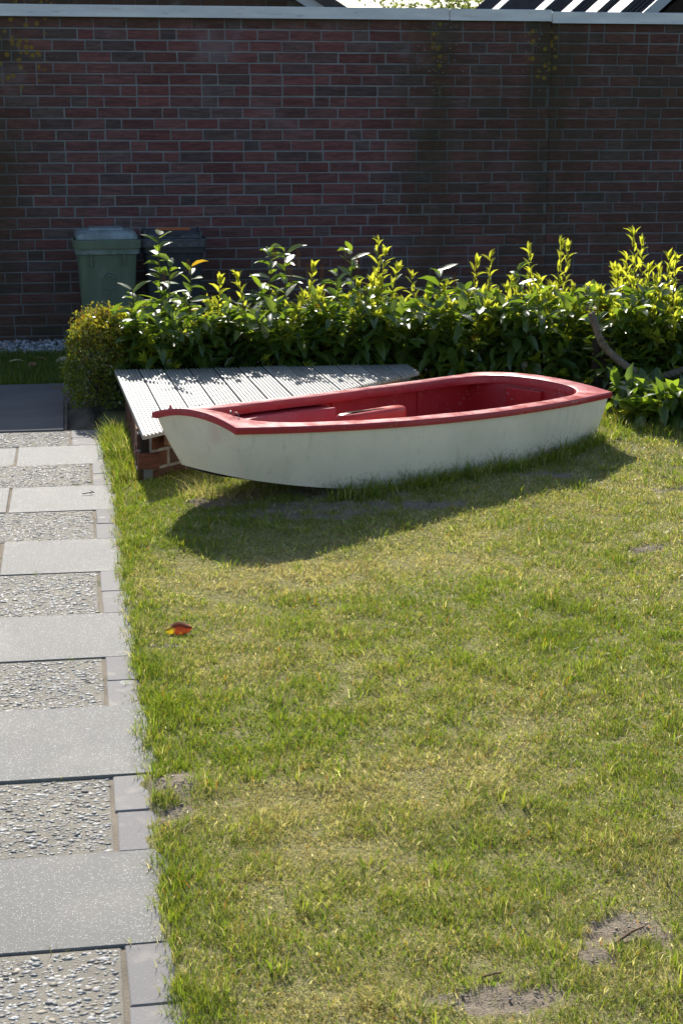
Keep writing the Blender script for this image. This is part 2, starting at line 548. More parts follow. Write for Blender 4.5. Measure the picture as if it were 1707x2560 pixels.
# --- bins
b = NB('green_bin_plastic', .5, .4)
st = b.noise(9, 4, b.map(b.pos(), (1.6, 1.6, .22)))
c = b.mix(b.ramp(st, .35, .7), (.112, .152, .098), (.145, .185, .128))
c = b.mix(b.ramp(b.noise(14, 4, b.map(b.pos(), (1.5, 1.5, .3), (2, 1, 1))), .55, .75, 0, .6), c, (.21, .245, .195))
b.col(c); M_BINGREEN = b.m
b = NB('green_bin_lid_plastic', .45, .45)
c = b.mix(b.ramp(b.noise(9, 5), .35, .68), (.10, .15, .125), (.25, .29, .29))
c = b.mix(b.ramp(b.noise(30, 4), .55, .75, 0, .5), c, (.07, .10, .07))
b.col(c); M_LIDGREEN = b.m
b = NB('green_bin_lid_top', .38, .6)
b.col(b.mix(b.ramp(b.noise(12, 5, b.map(b.pos(), (1, .4, 1))), .35, .68), (.17, .22, .21), (.29, .34, .36))); M_LIDTOP = b.m  # weathered plastic with the sky's bluish reflection painted into the colour
b = NB('grey_bin_plastic', .5, .4)
b.col(b.mix(b.ramp(b.noise(9, 4, b.map(b.pos(), (1.6, 1.6, .25))), .35, .7), (.030, .036, .042), (.042, .050, .056))); M_BINGREY = b.m
b = NB('grey_bin_lid_plastic', .5, .4)
c = b.mix(b.ramp(b.noise(40, 4), .4, .7), (.060, .063, .072), (.11, .113, .125)); b.col(c); M_LIDGREY = b.m
b = NB('orange_plastic', .5, .4); b.col(b.mix(b.ramp(b.noise(30, 3), .4, .7), (.42, .12, .035), (.33, .09, .03))); M_ORANGE = b.m
b = NB('worn_emblem', .6, .3); b.col((.16, .20, .185)); M_EMBLEM = b.m
b = NB('worn_emblem_red', .6, .3); b.col((.085, .04, .035)); M_EMBLEM2 = b.m
b = NB('black_rubber', .7, .3); b.col((.02, .02, .022)); M_RUBBER = b.m


# --- leaves
def leaf_mat(name, ca, cb, trans, tcol, rough, spec, source=None):
    b = NB(name, rough, spec)
    n1 = b.noise(11, 2); n2 = b.noise(130, 2)
    c = b.mix(b.ramp(n1, .3, .7), ca, cb)
    c = b.mix(b.ramp(n2, .3, .7, 0, .4), c, b.mix(1., c, (.7, .75, .7), 'MULTIPLY'))
    b.col(c)
    b.translucent(b.mix(b.ramp(n1, .3, .7), tcol, tuple(t * .8 for t in tcol)), trans)
    return b.m


M_LEAF_OLD = leaf_mat('laurel_leaf', (.042, .084, .020), (.072, .125, .028), .34, (.30, .47, .03), .34, 1.0)
M_LEAF_MID = leaf_mat('laurel_leaf_summer', (.070, .125, .020), (.100, .155, .026), .42, (.42, .58, .04), .34, 1.0)
M_LEAF_NEW = leaf_mat('laurel_leaf_young', (.17, .22, .025), (.22, .25, .03), .55, (.80, .82, .06), .32, .5)
M_LEAF_YEL = leaf_mat('laurel_leaf_yellow', (.45, .28, .02), (.40, .20, .02), .45, (.8, .5, .03), .4, .4)
b = NB('laurel_stem', .7, .3); b.col(b.mix(b.ramp(b.noise(20, 3), .3, .7), (.10, .115, .035), (.085, .06, .035))); M_STEM = b.m
b = NB('dry_flower_spike', .85, .2); b.col(b.mix(b.ramp(b.noise(80, 3), .35, .7), (.13, .065, .03), (.22, .13, .06))); M_SPIKE = b.m
b = NB('box_leaf', .22, .9)
c = b.attr(); b.col(c); b.translucent(b.mix(1., c, (1.5, 1.45, .7), 'MULTIPLY'), .38); M_BOXLEAF = b.m
b = NB('fallen_leaf_blade', .5, .4)
o = b.obj()
f1 = b.ramp(b.math('ADD', b.xyz(o)[0], b.math('MULTIPLY', b.noise(26, 3, o), .055)), .0, .012)
c = b.mix(f1, (.60, .42, .02), (.26, .06, .015))
c = b.mix(b.ramp(b.noise(60, 4, o), .5, .7, 0, .7), c, (.07, .02, .01))
b.col(c); b.translucent(b.mix(f1, (.95, .65, .02), (.45, .06, .01)), .28); M_FALLEN = b.m
b = NB('dry_leaf_blade', .7, .3)
b.col(b.mix(b.rnd(), (.26, .13, .06), (.42, .34, .20))); M_DRYLEAF = b.m
b = NB('twig_bark', .9, .1); b.col((.055, .04, .03)); M_TWIG = b.m
b = NB('stick_bark', .9, .15); b.col((.20, .12, .08)); M_STICK = b.m
b = NB('bark', .9, .15); b.col(b.mix(b.ramp(b.noise(6, 4), .3, .7), (.09, .07, .05), (.15, .12, .09))); M_BARK = b.m
b = NB('far_tree_leaf', .5, .3); b.col((.085, .11, .03)); b.translucent((.26, .32, .07), .45); M_FARLEAF = b.m
# --- far houses
b = NB('dark_roof_tile', .6, .4)
b.col(b.mix(b.ramp(b.noise(7, 4), .3, .7), (.030, .028, .030), (.055, .050, .050))); M_TILE = b.m
b = NB('bargeboard_paint', .5, .4); b.col((.42, .44, .50)); M_BARGE = b.m
b = NB('skylight_glass', .06, .8); b.col((.55, .58, .6)); b.put(b.b.inputs['Metallic'], .9); M_SKYL = b.m
b = NB('skylight_frame', .5, .4); b.col((.10, .10, .11)); M_SKYF = b.m

# ================================================================== setting
BOAT_A = np.array([.60, 7.10]); BOAT_B = np.array([2.40, 8.50])


def boat_dist(x, y):
    d = BOAT_B - BOAT_A
    t = np.clip(((x - BOAT_A[0]) * d[0] + (y - BOAT_A[1]) * d[1]) / (d @ d), 0, 1)
    return np.hypot(x - BOAT_A[0] - d[0] * t, y - BOAT_A[1] - d[1] * t)


def gz(x, y):
    """height of the lawn"""
    x = np.asarray(x, float); y = np.asarray(y, float)
    z = .042 * sstep(1.05, .35, boat_dist(x, y)) + .028 * sstep(2.2, 3.0, x) * sstep(7.0, 8.2, y)
    z = z + (vnoise(x, y, .35) - .5) * .02 + (vnoise(x + 9, y, .11) - .5) * .007
    edge = sstep(.12, .45, x)
    lip = sstep(.120, .170, x + .05 * (vnoise(x, y, .07) - .5) + .03 * (vnoise(x, y + 5, .022) - .5))
    z = z * edge + (-.014 + .019 * lip) * (1 - edge)
    return z + .026 * np.exp(-(((x - .20) / .075) ** 2 + ((y - 4.0) / .085) ** 2)) * (.7 + .6 * vnoise(x, y, .03))


BARE = [(1.09, 3.10, .10, .062), (1.01, 2.985, .05, .04), (.79, 2.87, .10, .042), (2.21, 6.19, .10, .055), (2.74, 7.20, .10, .05),
        (.205, 4.02, .06, .075), (.19, 3.83, .04, .04), (.98, 6.93, .36, .13), (.60, 7.15, .20, .12), (.19, 2.72, .08, .06), (1.50, 6.98, .14, .05),
        (1.02, 7.20, .34, .12), (1.30, 7.20, .16, .06), (.30, 5.22, .10, .018), (2.20, 7.55, .13, .045)]


def bare_mask(x, y):
    m = np.zeros_like(np.asarray(x, float))
    wob = (vnoise(x, y, .06) - .5) * 1.3 + (vnoise(x, y, .02) - .5) * .8
    for cx, cy, rx, ry in BARE:
        d = np.sqrt(((x - cx) / rx) ** 2 + ((y - cy) / ry) ** 2) + wob
        m = np.maximum(m, sstep(1.6, .35, d))
    return m


ground = mesh('ground', [(-900, -900, -.10), (900, -900, -.10), (900, 900, -.10), (-900, 900, -.10)], [(0, 1, 2, 3)], M_GROUND)
tag(link('ground', ground), kind='structure')

# lawn floor
gx = np.concatenate([np.arange(.08, .26, .0075), np.arange(.26, 5.01, .025)]); gy = np.arange(1.6, 9.81, .0155)
X, Y = np.meshgrid(gx, gy)
Z = gz(X, Y) + 0.0
bm_ = bare_mask(X, Y)
Z = Z - .004 * bm_ + bm_ * ((vnoise(X, Y, .05) - .5) * .02 + (vnoise(X + 3, Y, .026) - .5) * .014)
V = np.stack([X.ravel(), Y.ravel(), Z.ravel()], 1)
nx, ny = len(gx), len(gy)
I = (np.arange(ny - 1)[:, None] * nx + np.arange(nx - 1)[None, :]).ravel()
T = np.concatenate([np.stack([I, I + 1, I + nx + 1], 1), np.stack([I, I + nx + 1, I + nx], 1)])
cols = np.stack([bm_.ravel()] * 3 + [np.ones(bm_.size)], 1)
tag(link('lawn', tri_mesh('lawn', V, T, M_LAWN, True, cols)), kind='structure')

# soil bed under hedge and shrub
bed = empty('planting_bed')
tag(bed, kind='structure')
bx = np.arange(-.40, 6.01, .04); by = np.arange(8.95, 12.31, .04)
X, Y = np.meshgrid(bx, by)
Z = -.02 + .035 * sstep(9.2, 9.9, Y) + (vnoise(X, Y, .12) - .5) * .03
Z = Z - .05 * sstep(.06, -.22, X + .22 * (vnoise(X, Y, .16) - .5) + .10 * (vnoise(X, Y, .05) - .5)) + .022 * sstep(-.1, .1, X) * sstep(9.0, 9.4, Y)
Z = np.where((X > .1) & (Y < 9.8), np.minimum(Z, gz(X, Y) - .02 + .05 * sstep(2.9, 3.2, X)), Z)
V = np.stack([X.ravel(), Y.ravel(), Z.ravel()], 1); nx, ny = len(bx), len(by)
I = (np.arange(ny - 1)[:, None] * nx + np.arange(nx - 1)[None, :]).ravel()
T = np.concatenate([np.stack([I, I + 1, I + nx + 1], 1), np.stack([I, I + nx + 1, I + nx], 1)])
link('soil', tri_mesh('soil', V, T, M_SOIL, True), bed)

# ------------------------------------------------------------------ garden path
path = empty('garden_path'); tag(path, kind='structure')
sand = MB().box((-1.42, 1.4, -.09), (.20, 9.24, -.0055)).build('sand_joint', M_SAND, path)


def slab_mesh(name, w, d, th, mat, ch=.004, jit=.0):
    m = MB().box((-w / 2, -d / 2, -th), (w / 2, d / 2, 0), ch)
    me = mesh(name, m.V, m.F, mat)
    return me


def ico():
    t = (1 + 5 ** .5) / 2
    V = np.array([(-1, t, 0), (1, t, 0), (-1, -t, 0), (1, -t, 0), (0, -1, t), (0, 1, t), (0, -1, -t), (0, 1, -t), (t, 0, -1), (t, 0, 1), (-t, 0, -1), (-t, 0, 1)], float)
    V /= np.linalg.norm(V[0])
    T = np.array([(0, 11, 5), (0, 5, 1), (0, 1, 7), (0, 7, 10), (0, 10, 11), (1, 5, 9), (5, 11, 4), (11, 10, 2), (10, 7, 6), (7, 1, 8), (3, 9, 4), (3, 4, 2), (3, 2, 6), (3, 6, 8), (3, 8, 9), (4, 9, 5), (2, 4, 11), (6, 2, 10), (8, 6, 7), (9, 8, 1)])
    return V, T


ICO_V, ICO_T = ico()


def stones(P, sx, sy, sz, rot, tilt, col, name, mat):
    n = len(P)
    v = ICO_V[None] * np.stack([sx, sy, sz], 1)[:, None, :]
    v = v * (1 + (rng.random((n, 12, 1)) - .5) * .35)
    ca, sa = np.cos(tilt)[:, None], np.sin(tilt)[:, None]
    y = v[..., 1] * ca - v[..., 2] * sa; z = v[..., 1] * sa + v[..., 2] * ca; x = v[..., 0]
    cr, sr = np.cos(rot)[:, None], np.sin(rot)[:, None]
    w = np.stack([x * cr - y * sr, x * sr + y * cr, z], -1) + P[:, None, :]
    T = (ICO_T[None] + (np.arange(n) * 12)[:, None, None]).reshape(-1, 3)
    cc = np.repeat(np.concatenate([col, np.ones((n, 1))], 1), 12, 0)
    return tri_mesh(name, w.reshape(-1, 3), T, mat, True, cc)


def pebble_layer(name, w, d, n):
    # jittered packing with some loose gaps
    k = int(math.sqrt(n))
    ux, uy = np.meshgrid((np.arange(k) + .5) / k, (np.arange(k) + .5) / k)
    px = (ux.ravel() - .5 + (rng.random(k * k) - .5) * 1.0 / k) * (w - .014)
    py = (uy.ravel() - .5 + (rng.random(k * k) - .5) * 1.0 / k) * (d - .014)
    keep = rng.random(k * k) < .97
    px, py = px[keep], py[keep]; m = len(px)
    s = rng.gamma(6, 1 / 6, m).clip(.45, 2.1) * .0045
    el = rng.uniform(1.0, 1.9, m)
    P = np.stack([px, py, -.0012 + rng.uniform(-.002, .0012, m)], 1)
    g = rng.uniform(.17, .36, m)
    kind = rng.random(m)
    col = np.stack([g * 1.0, g * .975, g * .92], 1)
    col[kind < .18] *= np.array([.92, .95, .98])
    col[kind > .86] = rng.uniform(.36, .50, ((kind > .86).sum(), 1)) * np.array([1, .985, .95])
    col[(kind > .76) & (kind < .86)] *= np.array([1.12, .98, .80])
    return stones(P, s * el, s, s * rng.uniform(.28, .5, m), rng.normal(0, .8, m), rng.normal(0, .2, m), col, name, M_PEB)


PEB = [pebble_layer('pebbles', .494, .488, 4000) for _ in range(3)]
rowsY = [1.70, 2.20, 2.70, 3.202, 3.668, 4.133, 4.668, 5.143, 5.640, 6.202, 6.714, 7.243, 7.758, 8.273, 8.767, 9.205]
ROWZ = {}
for i in range(len(rowsY) - 1):
    y0, y1 = rowsY[i], rowsY[i + 1]; d = y1 - y0 - .0035; yc = (y0 + y1) / 2
    smooth_row = (i % 2 == 1)
    tiltx = random.uniform(-.004, .004)
    dz = {5: .005, 3: .001}.get(i, random.uniform(-.0015, .0015))
    ROWZ[i] = dz
    if smooth_row:
        xr = .176
        for k in range(3):
            w = .497; x1 = xr - k * .511
            me = slab_mesh('slab', w, d, .045, M_CONC, .0018)
            link('slab', me, path, (x1 - w / 2 + random.uniform(-.003, .003), yc, dz + (random.uniform(-.004, .004) if k else 0)), (tiltx, random.uniform(-.005, .005), random.uniform(-.006, .006)))
    else:
        xr = .045 if i < 14 else -.055
        for k in range(3):
            w = .495; x1 = xr - k * .511
            me = slab_mesh('slab', w, d, .045, M_AGG, .003)
            s = link('slab', me, path, (x1 - w / 2, yc, dz - .003), (tiltx, random.uniform(-.004, .004), random.uniform(-.004, .004)))
            if x1 - w > -1.2 and i > 0:
                pb = link('pebbles', random.choice(PEB), s, (0, 0, 0), (0, 0, random.choice([0, math.pi])), (1, d / .495, 1))
                pb['kind'] = 'stuff'
        px0 = xr + .010; px1 = .178
        for k in range(2):
            dd = d / 2 - .003
            me = slab_mesh('small_paver', px1 - px0, dd, .05, M_PAVER, .0025)
            link('small_paver', me, path, ((px0 + px1) / 2 + random.uniform(-.003, .003), y0 + .004 + dd / 2 + k * (dd + .006), dz + random.uniform(-.0015, .001)), (tiltx + random.uniform(-.004, .004), random.uniform(-.008, .008), random.uniform(-.012, .012)))

# cross path in the wall's shade
cross = empty('cross_path'); tag(cross, kind='structure')
MB().box((-3.2, 9.22, -.09), (-.07, 10.97, -.012)).build('sand_joint', M_SAND, cross)
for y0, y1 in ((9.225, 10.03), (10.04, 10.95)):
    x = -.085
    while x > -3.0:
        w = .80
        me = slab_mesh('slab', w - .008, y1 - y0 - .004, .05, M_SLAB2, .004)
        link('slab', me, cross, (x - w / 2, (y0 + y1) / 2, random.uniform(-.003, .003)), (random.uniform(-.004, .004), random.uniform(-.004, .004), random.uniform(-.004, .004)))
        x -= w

# gravel strip at the wall foot
gv = empty('gravel_strip'); tag(gv, kind='structure')
MB().box((-3.2, 12.36, -.09), (1.2, 13.24, -.025)).build('soil', M_SOIL, gv)
n = 5200
P = np.stack([rng.uniform(-2.2, .95, n), 12.46 + .78 * rng.random(n) + rng.normal(0, .02, n), rng.uniform(-.028, -.004, n)], 1)
s = rng.uniform(.008, .019, n); g = rng.uniform(.12, .62, n)
col = np.stack([g * .93, g * .97, g * 1.04], 1)
col[rng.random(n) < .06] *= np.array([.9, .55, .4])
o = link('stones', stones(P, s * rng.uniform(1, 1.7, n), s, s * rng.uniform(.5, .9, n), rng.uniform(0, 6.28, n), rng.normal(0, .5, n), col, 'stones', M_GRAVEL), gv)
o['kind'] = 'stuff'


# ------------------------------------------------------------------ grass
def blades(x, y, z, h, w, lean, ang, face, col):
    n = len(x)
    sx, sy = np.cos(face) * w / 2, np.sin(face) * w / 2
    lx, ly = np.cos(ang) * lean * h, np.sin(ang) * lean * h
    up = h * np.sqrt(np.clip(1 - lean ** 2 * .8, .05, 1))
    V = np.empty((n, 5, 3), np.float32)
    V[:, 0] = np.stack([x - sx, y - sy, z - .004], 1); V[:, 1] = np.stack([x + sx, y + sy, z - .004], 1)
    mx, my, mz = x + lx * .32, y + ly * .32, z + up * .6
    V[:, 2] = np.stack([mx - sx * .8, my - sy * .8, mz], 1); V[:, 3] = np.stack([mx + sx * .8, my + sy * .8, mz], 1)
    V[:, 4] = np.stack([x + lx, y + ly, z + up], 1)
    T = np.array([(0, 1, 3), (0, 3, 2), (2, 3, 4)])[None] + (np.arange(n) * 5)[:, None, None]
    cc = np.repeat(np.concatenate([col, np.ones((n, 1))], 1).astype(np.float32), 5, 0)
    return V.reshape(-1, 3), T.reshape(-1, 3), cc


GREEN = np.array([[.108, .175, .018], [.152, .222, .024], [.200, .250, .030], [.245, .265, .040]])
STRAW = np.array([[.46, .40, .20], [.56, .50, .31], [.38, .31, .15], [.48, .44, .22]])


def dryness(x, y):
    d = .31 + 1.0 * (vnoise(x, y, .55) - .5) + .55 * (vnoise(x + 3, y + 8, .17) - .5)
    d += .45 * np.exp(-(((x - .75) / .55) ** 2 + ((y - 6.1) / .38) ** 2))
    d += .22 * np.exp(-(((x - .55) / .35) ** 2 + ((y - 3.75) / .30) ** 2)) + .25 * np.exp(-(((x - .85) / .4) ** 2 + ((y - 3.3) / .22) ** 2))
    d -= .35 * sstep(.42, .16, x) + .28 * sstep(.75, .45, boat_dist(x, y)) + .12 * sstep(1.6, 2.4, x)
    return np.clip(d, .03, .92)


def grass_colors(dry, n):
    isdry = rng.random(n) < dry
    g = GREEN[rng.integers(0, 4, n)] * rng.uniform(.75, 1.3, (n, 1))
    s = STRAW[rng.integers(0, 4, n)] * rng.uniform(.7, 1.2, (n, 1))
    c = np.where(isdry[:, None], s, g) * rng.choice([.7, 1., 1.25], (n, 1), p=[.3, .5, .2])
    o = rng.random(n) < .02
    c[o] = np.array([.42, .20, .03]) * rng.uniform(.6, 1.1, (o.sum(), 1))
    return c, isdry


parts = []


def sow(n, xr, yr, hmul=1., w=.0022, keepfn=None, long_=False):
    x = rng.uniform(*xr, n); y = rng.uniform(*yr, n)
    k = np.ones(n, bool)
    k &= rng.random(n) > np.clip(bare_mask(x, y) ** .8 * 1.15 - .08, 0, .965)
    # clumpy density
    k &= rng.random(n) < .55 + .9 * (vnoise(x, y, .06) - .25)
    # the path keeps its own edge; boat and box stand on bare ground
    edge = .150 + .035 * (vnoise(x * 0, y, .12) - .5) + .03 * (vnoise(x * 0 + 5, y, .04) - .5)
    k &= x > edge
    if keepfn is not None: k &= keepfn(x, y)
    x, y = x[k], y[k]; n = len(x)
    dry = dryness(x, y)
    col, isdry = grass_colors(dry, n)
    h = rng.gamma(7, 1 / 7, n) * .0155 * hmul * (.45 + 1.1 * vnoise(x + 4, y, .09))
    h *= 1 + .5 * sstep(.32, .15, x)
    lean = np.clip(rng.normal(.62, .25, n), .02, .98)
    lean = np.where(isdry, np.clip(lean + .28, 0, .98), lean)
    lean = np.clip(lean + .3 * (vnoise(x + 20, y, .09) - .5), .02, .98)
    ang = rng.uniform(0, 6.283, n) * .75 + 6.283 * vnoise(x, y + 30, .13)
    parts.append(blades(x, y, gz(x, y), h, w * rng.choice([.6, .9, 1.2, 1.8], n, p=[.3, .35, .25, .1]) * rng.uniform(.85, 1.15, n), lean, ang, rng.uniform(0, 3.1416, n), col))


def in_view(m):
    """keep what the camera (and a step to its side) can see"""
    def k(x, y):
        cxr = math.sin(YAW) * y / math.cos(YAW)
        return (x < cxr + .235 * y / math.cos(YAW) + m) & (x > cxr - .24 * y - m)
    return k


box_free = lambda x, y: ~((x > .27) & (y > 7.72 + (x - .28) * 1.02) & (y < 9.6))
hedge_free = lambda x, y: ((x < 3.15 + .1 * np.sin(y * 9)) | (y < 8.15 + .1 * np.sin(x * 7))) & ((y < 9.0) | (x < .3))
both = lambda m: (lambda x, y: in_view(m)(x, y) & box_free(x, y) & hedge_free(x, y))
sow(190000, (.10, 1.7), (2.45, 4.0), 1.0, .0017, both(.2))
sow(190000, (.10, 2.4), (4.0, 5.6), 1.0, .0021, both(.2))
sow(170000, (.10, 3.2), (5.6, 7.2), 1.0, .0025, both(.25))
sow(130000, (.10, 3.3), (7.2, 9.2), 1.05, .0030, both(.25))
# a thinner sowing past the right frame edge, for a step to the side
beyond = lambda x, y: ~in_view(.12)(x, y) & in_view(1.15)(x, y) & hedge_free(x, y)
sow(95000, (.6, 3.0), (2.2, 5.0), 1.0, .0030, beyond)
sow(95000, (1.6, 4.4), (5.0, 8.3), 1.05, .0038, beyond)
# longer tufts: along the path edge, at the box's left side, at the hull foot


def tufts(n, px, py, hmean, hs, w, spread=.02, out=None, green=True, per=9, lean=.5):
    cx = np.repeat(px, per); cy = np.repeat(py, per); n = len(cx)
    x = cx + rng.normal(0, spread, n); y = cy + rng.normal(0, spread, n)
    col, isd = grass_colors(np.full(n, .14 if green else .95), n)
    h = np.abs(rng.normal(hmean, hs, n)) + .012
    ang = np.arctan2(y - cy, x - cx) + rng.normal(0, .5, n)
    if out is not None:
        flip = rng.random(n) < .45
        ang = np.where(flip, out + rng.normal(0, .7, n), ang)
    parts.append(blades(x, y, gz(x, y), h, w * rng.uniform(.7, 1.3, n), np.clip(rng.normal(lean, .22, n), .05, .97), ang, rng.uniform(0, 3.14, n), col))


yy = rng.uniform(2.5, 9.0, 520)
yy = yy[~((yy > 3.72) & (yy < 4.08) & (rng.random(520) < .8))]
tufts(0, .150 + rng.normal(0, .012, len(yy)) + .02 * (vnoise(yy * 0, yy, .2) - .5), yy, .019, .010, .0022, .012, out=math.pi)
m = 200
tufts(0, rng.uniform(.14, .27, m), rng.uniform(7.75, 9.05, m), .040, .03, .0042, .02, out=math.pi)
m = 120
tufts(0, rng.uniform(.14, .25, m), rng.uniform(8.3, 9.0, m), .068, .03, .004, .02)
jy = np.array([3.202, 3.205, 3.21, 4.13, 4.668, 5.14, 5.645, 6.2, 6.72, 7.24, 7.76, 8.27, 8.77, 8.78, 3.67, 2.71])
tufts(0, rng.uniform(-.33, .12, len(jy)), jy, .016, .006, .002, .006, per=7)
tt = rng.uniform(.18, 1.0, 210)
hx = .70 + (2.72 - .70) * tt; hy = 6.86 + (8.19 - 6.86) * tt - .13 * np.sin(tt * math.pi)
tufts(0, hx + rng.normal(0, .02, 210), hy - .01 + rng.normal(0, .02, 210), .048, .02, .0036, .016, per=11)
tufts(0, np.array([1.98, 2.02, 2.25, 2.4, 2.55, 2.6]), np.array([7.58, 7.6, 7.78, 7.9, 8.02, 8.06]), .095, .03, .003, .012, per=6)
# litter: short dead bits lying flat on the turf
m = 3200
lx = rng.uniform(.16, 3.0, m); ly = rng.uniform(2.5, 8.6, m); kk = both(.1)(lx, ly); lx, ly = lx[kk], ly[kk]
parts.append(blades(lx, ly, gz(lx, ly) + rng.uniform(.006, .016, len(lx)), rng.uniform(.008, .03, len(lx)), rng.uniform(.002, .0045, len(lx)), np.full(len(lx), .985), rng.uniform(0, 6.28, len(lx)), rng.uniform(0, 3.14, len(lx)), np.array([[.55, .50, .36]]) * rng.uniform(.45, 1.25, (len(lx), 1))))
# broad-leaved weeds and darker green tussocks
m = 420
wx = rng.uniform(.2, 3.0, m); wy = rng.uniform(2.5, 8.4, m); kk = both(.1)(wx, wy) & (bare_mask(wx, wy) < .3); wx, wy = wx[kk], wy[kk]
tufts(0, wx, wy, .026, .009, .0034, .016, per=16, lean=.55)
m = 26
tufts(0, rng.normal(.56, .06, m), rng.normal(7.26, .04, m), .08, .03, .0026, .03, green=False, lean=.85)
m = 150
tufts(0, rng.uniform(2.78, 3.2, m), rng.uniform(8.15, 9.0, m), .042, .018, .0036, .02)
V = np.concatenate([p[0] for p in parts]); CC = np.concatenate([p[2] for p in parts])
off = np.cumsum([0] + [len(p[0]) for p in parts[:-1]])
T = np.concatenate([p[1] + o_ for p, o_ in zip(parts, off)])
o = link('grass', tri_mesh('grass', V, T, M_GRASS, False, CC))
tag(o, 'short sunlit lawn grass, green and straw coloured', 'grass', kind='stuff')
# shaded turf between the cross path and the gravel
parts = []
ts = empty('turf_strip'); tag(ts, kind='structure')
MB().box((-3.2, 10.955, -.09), (.35, 12.45, -.02)).build('soil', M_SOIL, ts)
n = 30000
x = rng.uniform(-1.6, .35, n); y = rng.uniform(10.955, 12.48, n)
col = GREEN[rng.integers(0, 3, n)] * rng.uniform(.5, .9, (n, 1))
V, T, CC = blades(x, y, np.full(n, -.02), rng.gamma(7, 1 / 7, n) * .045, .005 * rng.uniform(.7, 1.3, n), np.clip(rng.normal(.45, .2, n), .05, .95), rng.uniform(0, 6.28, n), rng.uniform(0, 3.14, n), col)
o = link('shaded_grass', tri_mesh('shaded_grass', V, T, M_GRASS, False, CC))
tag(o, 'dark shaded grass strip between gravel and slabs at left', 'grass', kind='stuff')

# ================================================================== garden wall
WALL_Y = 13.25; ZTOP = 2.447; CH = 0.0833
wall = empty('garden_wall', (2.2, WALL_Y, 0))
tag(wall, 'long dark red brick garden wall with pale metal coping behind the hedge', 'wall')
JX = 3.80
TINTS = [(.152, .068, .066), (.142, .070, .068), (.162, .074, .070), (.134, .072, .070), (.154, .064, .062), (.122, .078, .077), (.108, .080, .079), (.114, .080, .078)]
TW = [5, 5, 4, 4, 4, 2.5, 1.6, 1.4]


def brick_geo(L_, h, dep=.04, jit=.0016):
    """front at local y=0, spans x 0..L_, z 0..h"""
    c = .0035; q = lambda: random.uniform(-jit, jit)
    V = []
    for (x, z) in ((0, 0), (L_, 0), (L_, h), (0, h)): V.append((x, dep, z))
    for (x, z) in ((0, 0), (L_, 0), (L_, h), (0, h)): V.append((x + q(), c + abs(q()), z + q()))
    for (x, z) in ((c, c), (L_ - c, c), (L_ - c, h - c), (c, h - c)): V.append((x + q(), q() * .8, z + q()))
    Fs = [(8, 9, 10, 11)]
    for k in range(4):
        j = (k + 1) % 4
        Fs += [(k, j, 4 + j, 4 + k), (4 + k, 4 + j, 8 + j, 8 + k)]
    return V, Fs


STRETCH = [mesh('brick', *brick_geo(.2395, .0715), M_BRICK) for _ in range(6)]
HEADER = [mesh('brick', *brick_geo(.1145, .0715), M_BRICK) for _ in range(3)]


def visible_brick(x, z):
    px_right = x < 5.0 and x > -.75
    hidden = (x > .30 and z < .72) or (x > -.02 and x < 1.0 and z < .93)
    return px_right and not hidden


bricks = []
for ci in range(30):
    ztop = ZTOP - .012 - ci * CH
    zb = ztop - .0715
    if zb < -.06: break
    for (xa, xb, sec) in ((-2.6, JX - .004, 0), (JX + .004, 7.4, 1)):
        x = xa - random.choice([.0, .0625, .125, .18])
        k = random.randint(0, 4)
        while x < xb:
            hd = (k % random.choice([4, 5, 5, 6]) == 0)
            L_ = .1145 if hd else .2395
            x0 = max(x, xa); x1 = min(x + L_, xb)
            if x1 - x0 > .03:
                bricks.append((x0, x1 - x0, zb + random.uniform(-.0012, .0012), sec, hd, ci))
            x += L_ + random.uniform(.009, .0125); k += 1
full = lambda r: abs(r[1] - (.1145 if r[4] else .2395)) < 1e-4
cand = [r for r in bricks if full(r) and not r[4] and visible_brick(r[0], r[2])]
cand.sort(key=lambda r: abs(r[0] - 1.6) + abs(r[2] - 1.7) * .6)
chosen = set(id(r) for r in cand[:300])
JV, JF, JC = [], [], []
for r in bricks:
    x0, L_, zb, sec, hd, ci = r
    t = random.choices(TINTS, TW)[0]
    if hd and random.random() < .4: t = random.choice(TINTS[5:])
    v = random.uniform(.86, 1.28); t = tuple(c_ * v for c_ in t)
    yo = (.022 if sec else 0) + random.uniform(-.0015, .0015)
    if id(r) in chosen:
        link('brick', random.choice(STRETCH), wall, (x0 - 2.2, yo, zb), (0, 0, random.uniform(-.002, .002)), color=(*t, 1))
    else:
        Vb, Fb = brick_geo(L_, .0715)
        o_ = len(JV)
        JV += [(p[0] + x0 - 2.2, p[1] + yo, p[2] + zb) for p in Vb]
        JF += [tuple(i + o_ for i in f_) for f_ in Fb]
        JC += [(*t, 1)] * len(Vb)
o = link('brick_field', mesh('brick_field', JV, JF, M_BRICKJ, cols=JC), wall); o['kind'] = 'stuff'
MB().box((-2.61 - 2.2, .0045, -.09), (JX - .004 - 2.2, .24, ZTOP), 0).build('mortar_bed', M_MORTAR, wall)
MB().box((JX + .004 - 2.2, .0265, -.09), (7.41 - 2.2, .26, ZTOP - .012), 0).build('mortar_bed', M_MORTAR, wall)
for (xa, xb, zt, yo) in ((-2.62, 2.966, 2.529, 0), (2.972, 3.794, 2.527, .003), (3.802, 7.42, 2.514, .018)):
    m_ = MB().box((xa - 2.2, -.028 + yo, zt - .082), (xb - 2.2, .29, zt), .004)
    m_.box((xa - 2.2 + .001, -.034 + yo, zt - .088), (xb - 2.2 - .001, -.0265 + yo, zt - .078))
    m_.build('coping', M_COPING, wall)

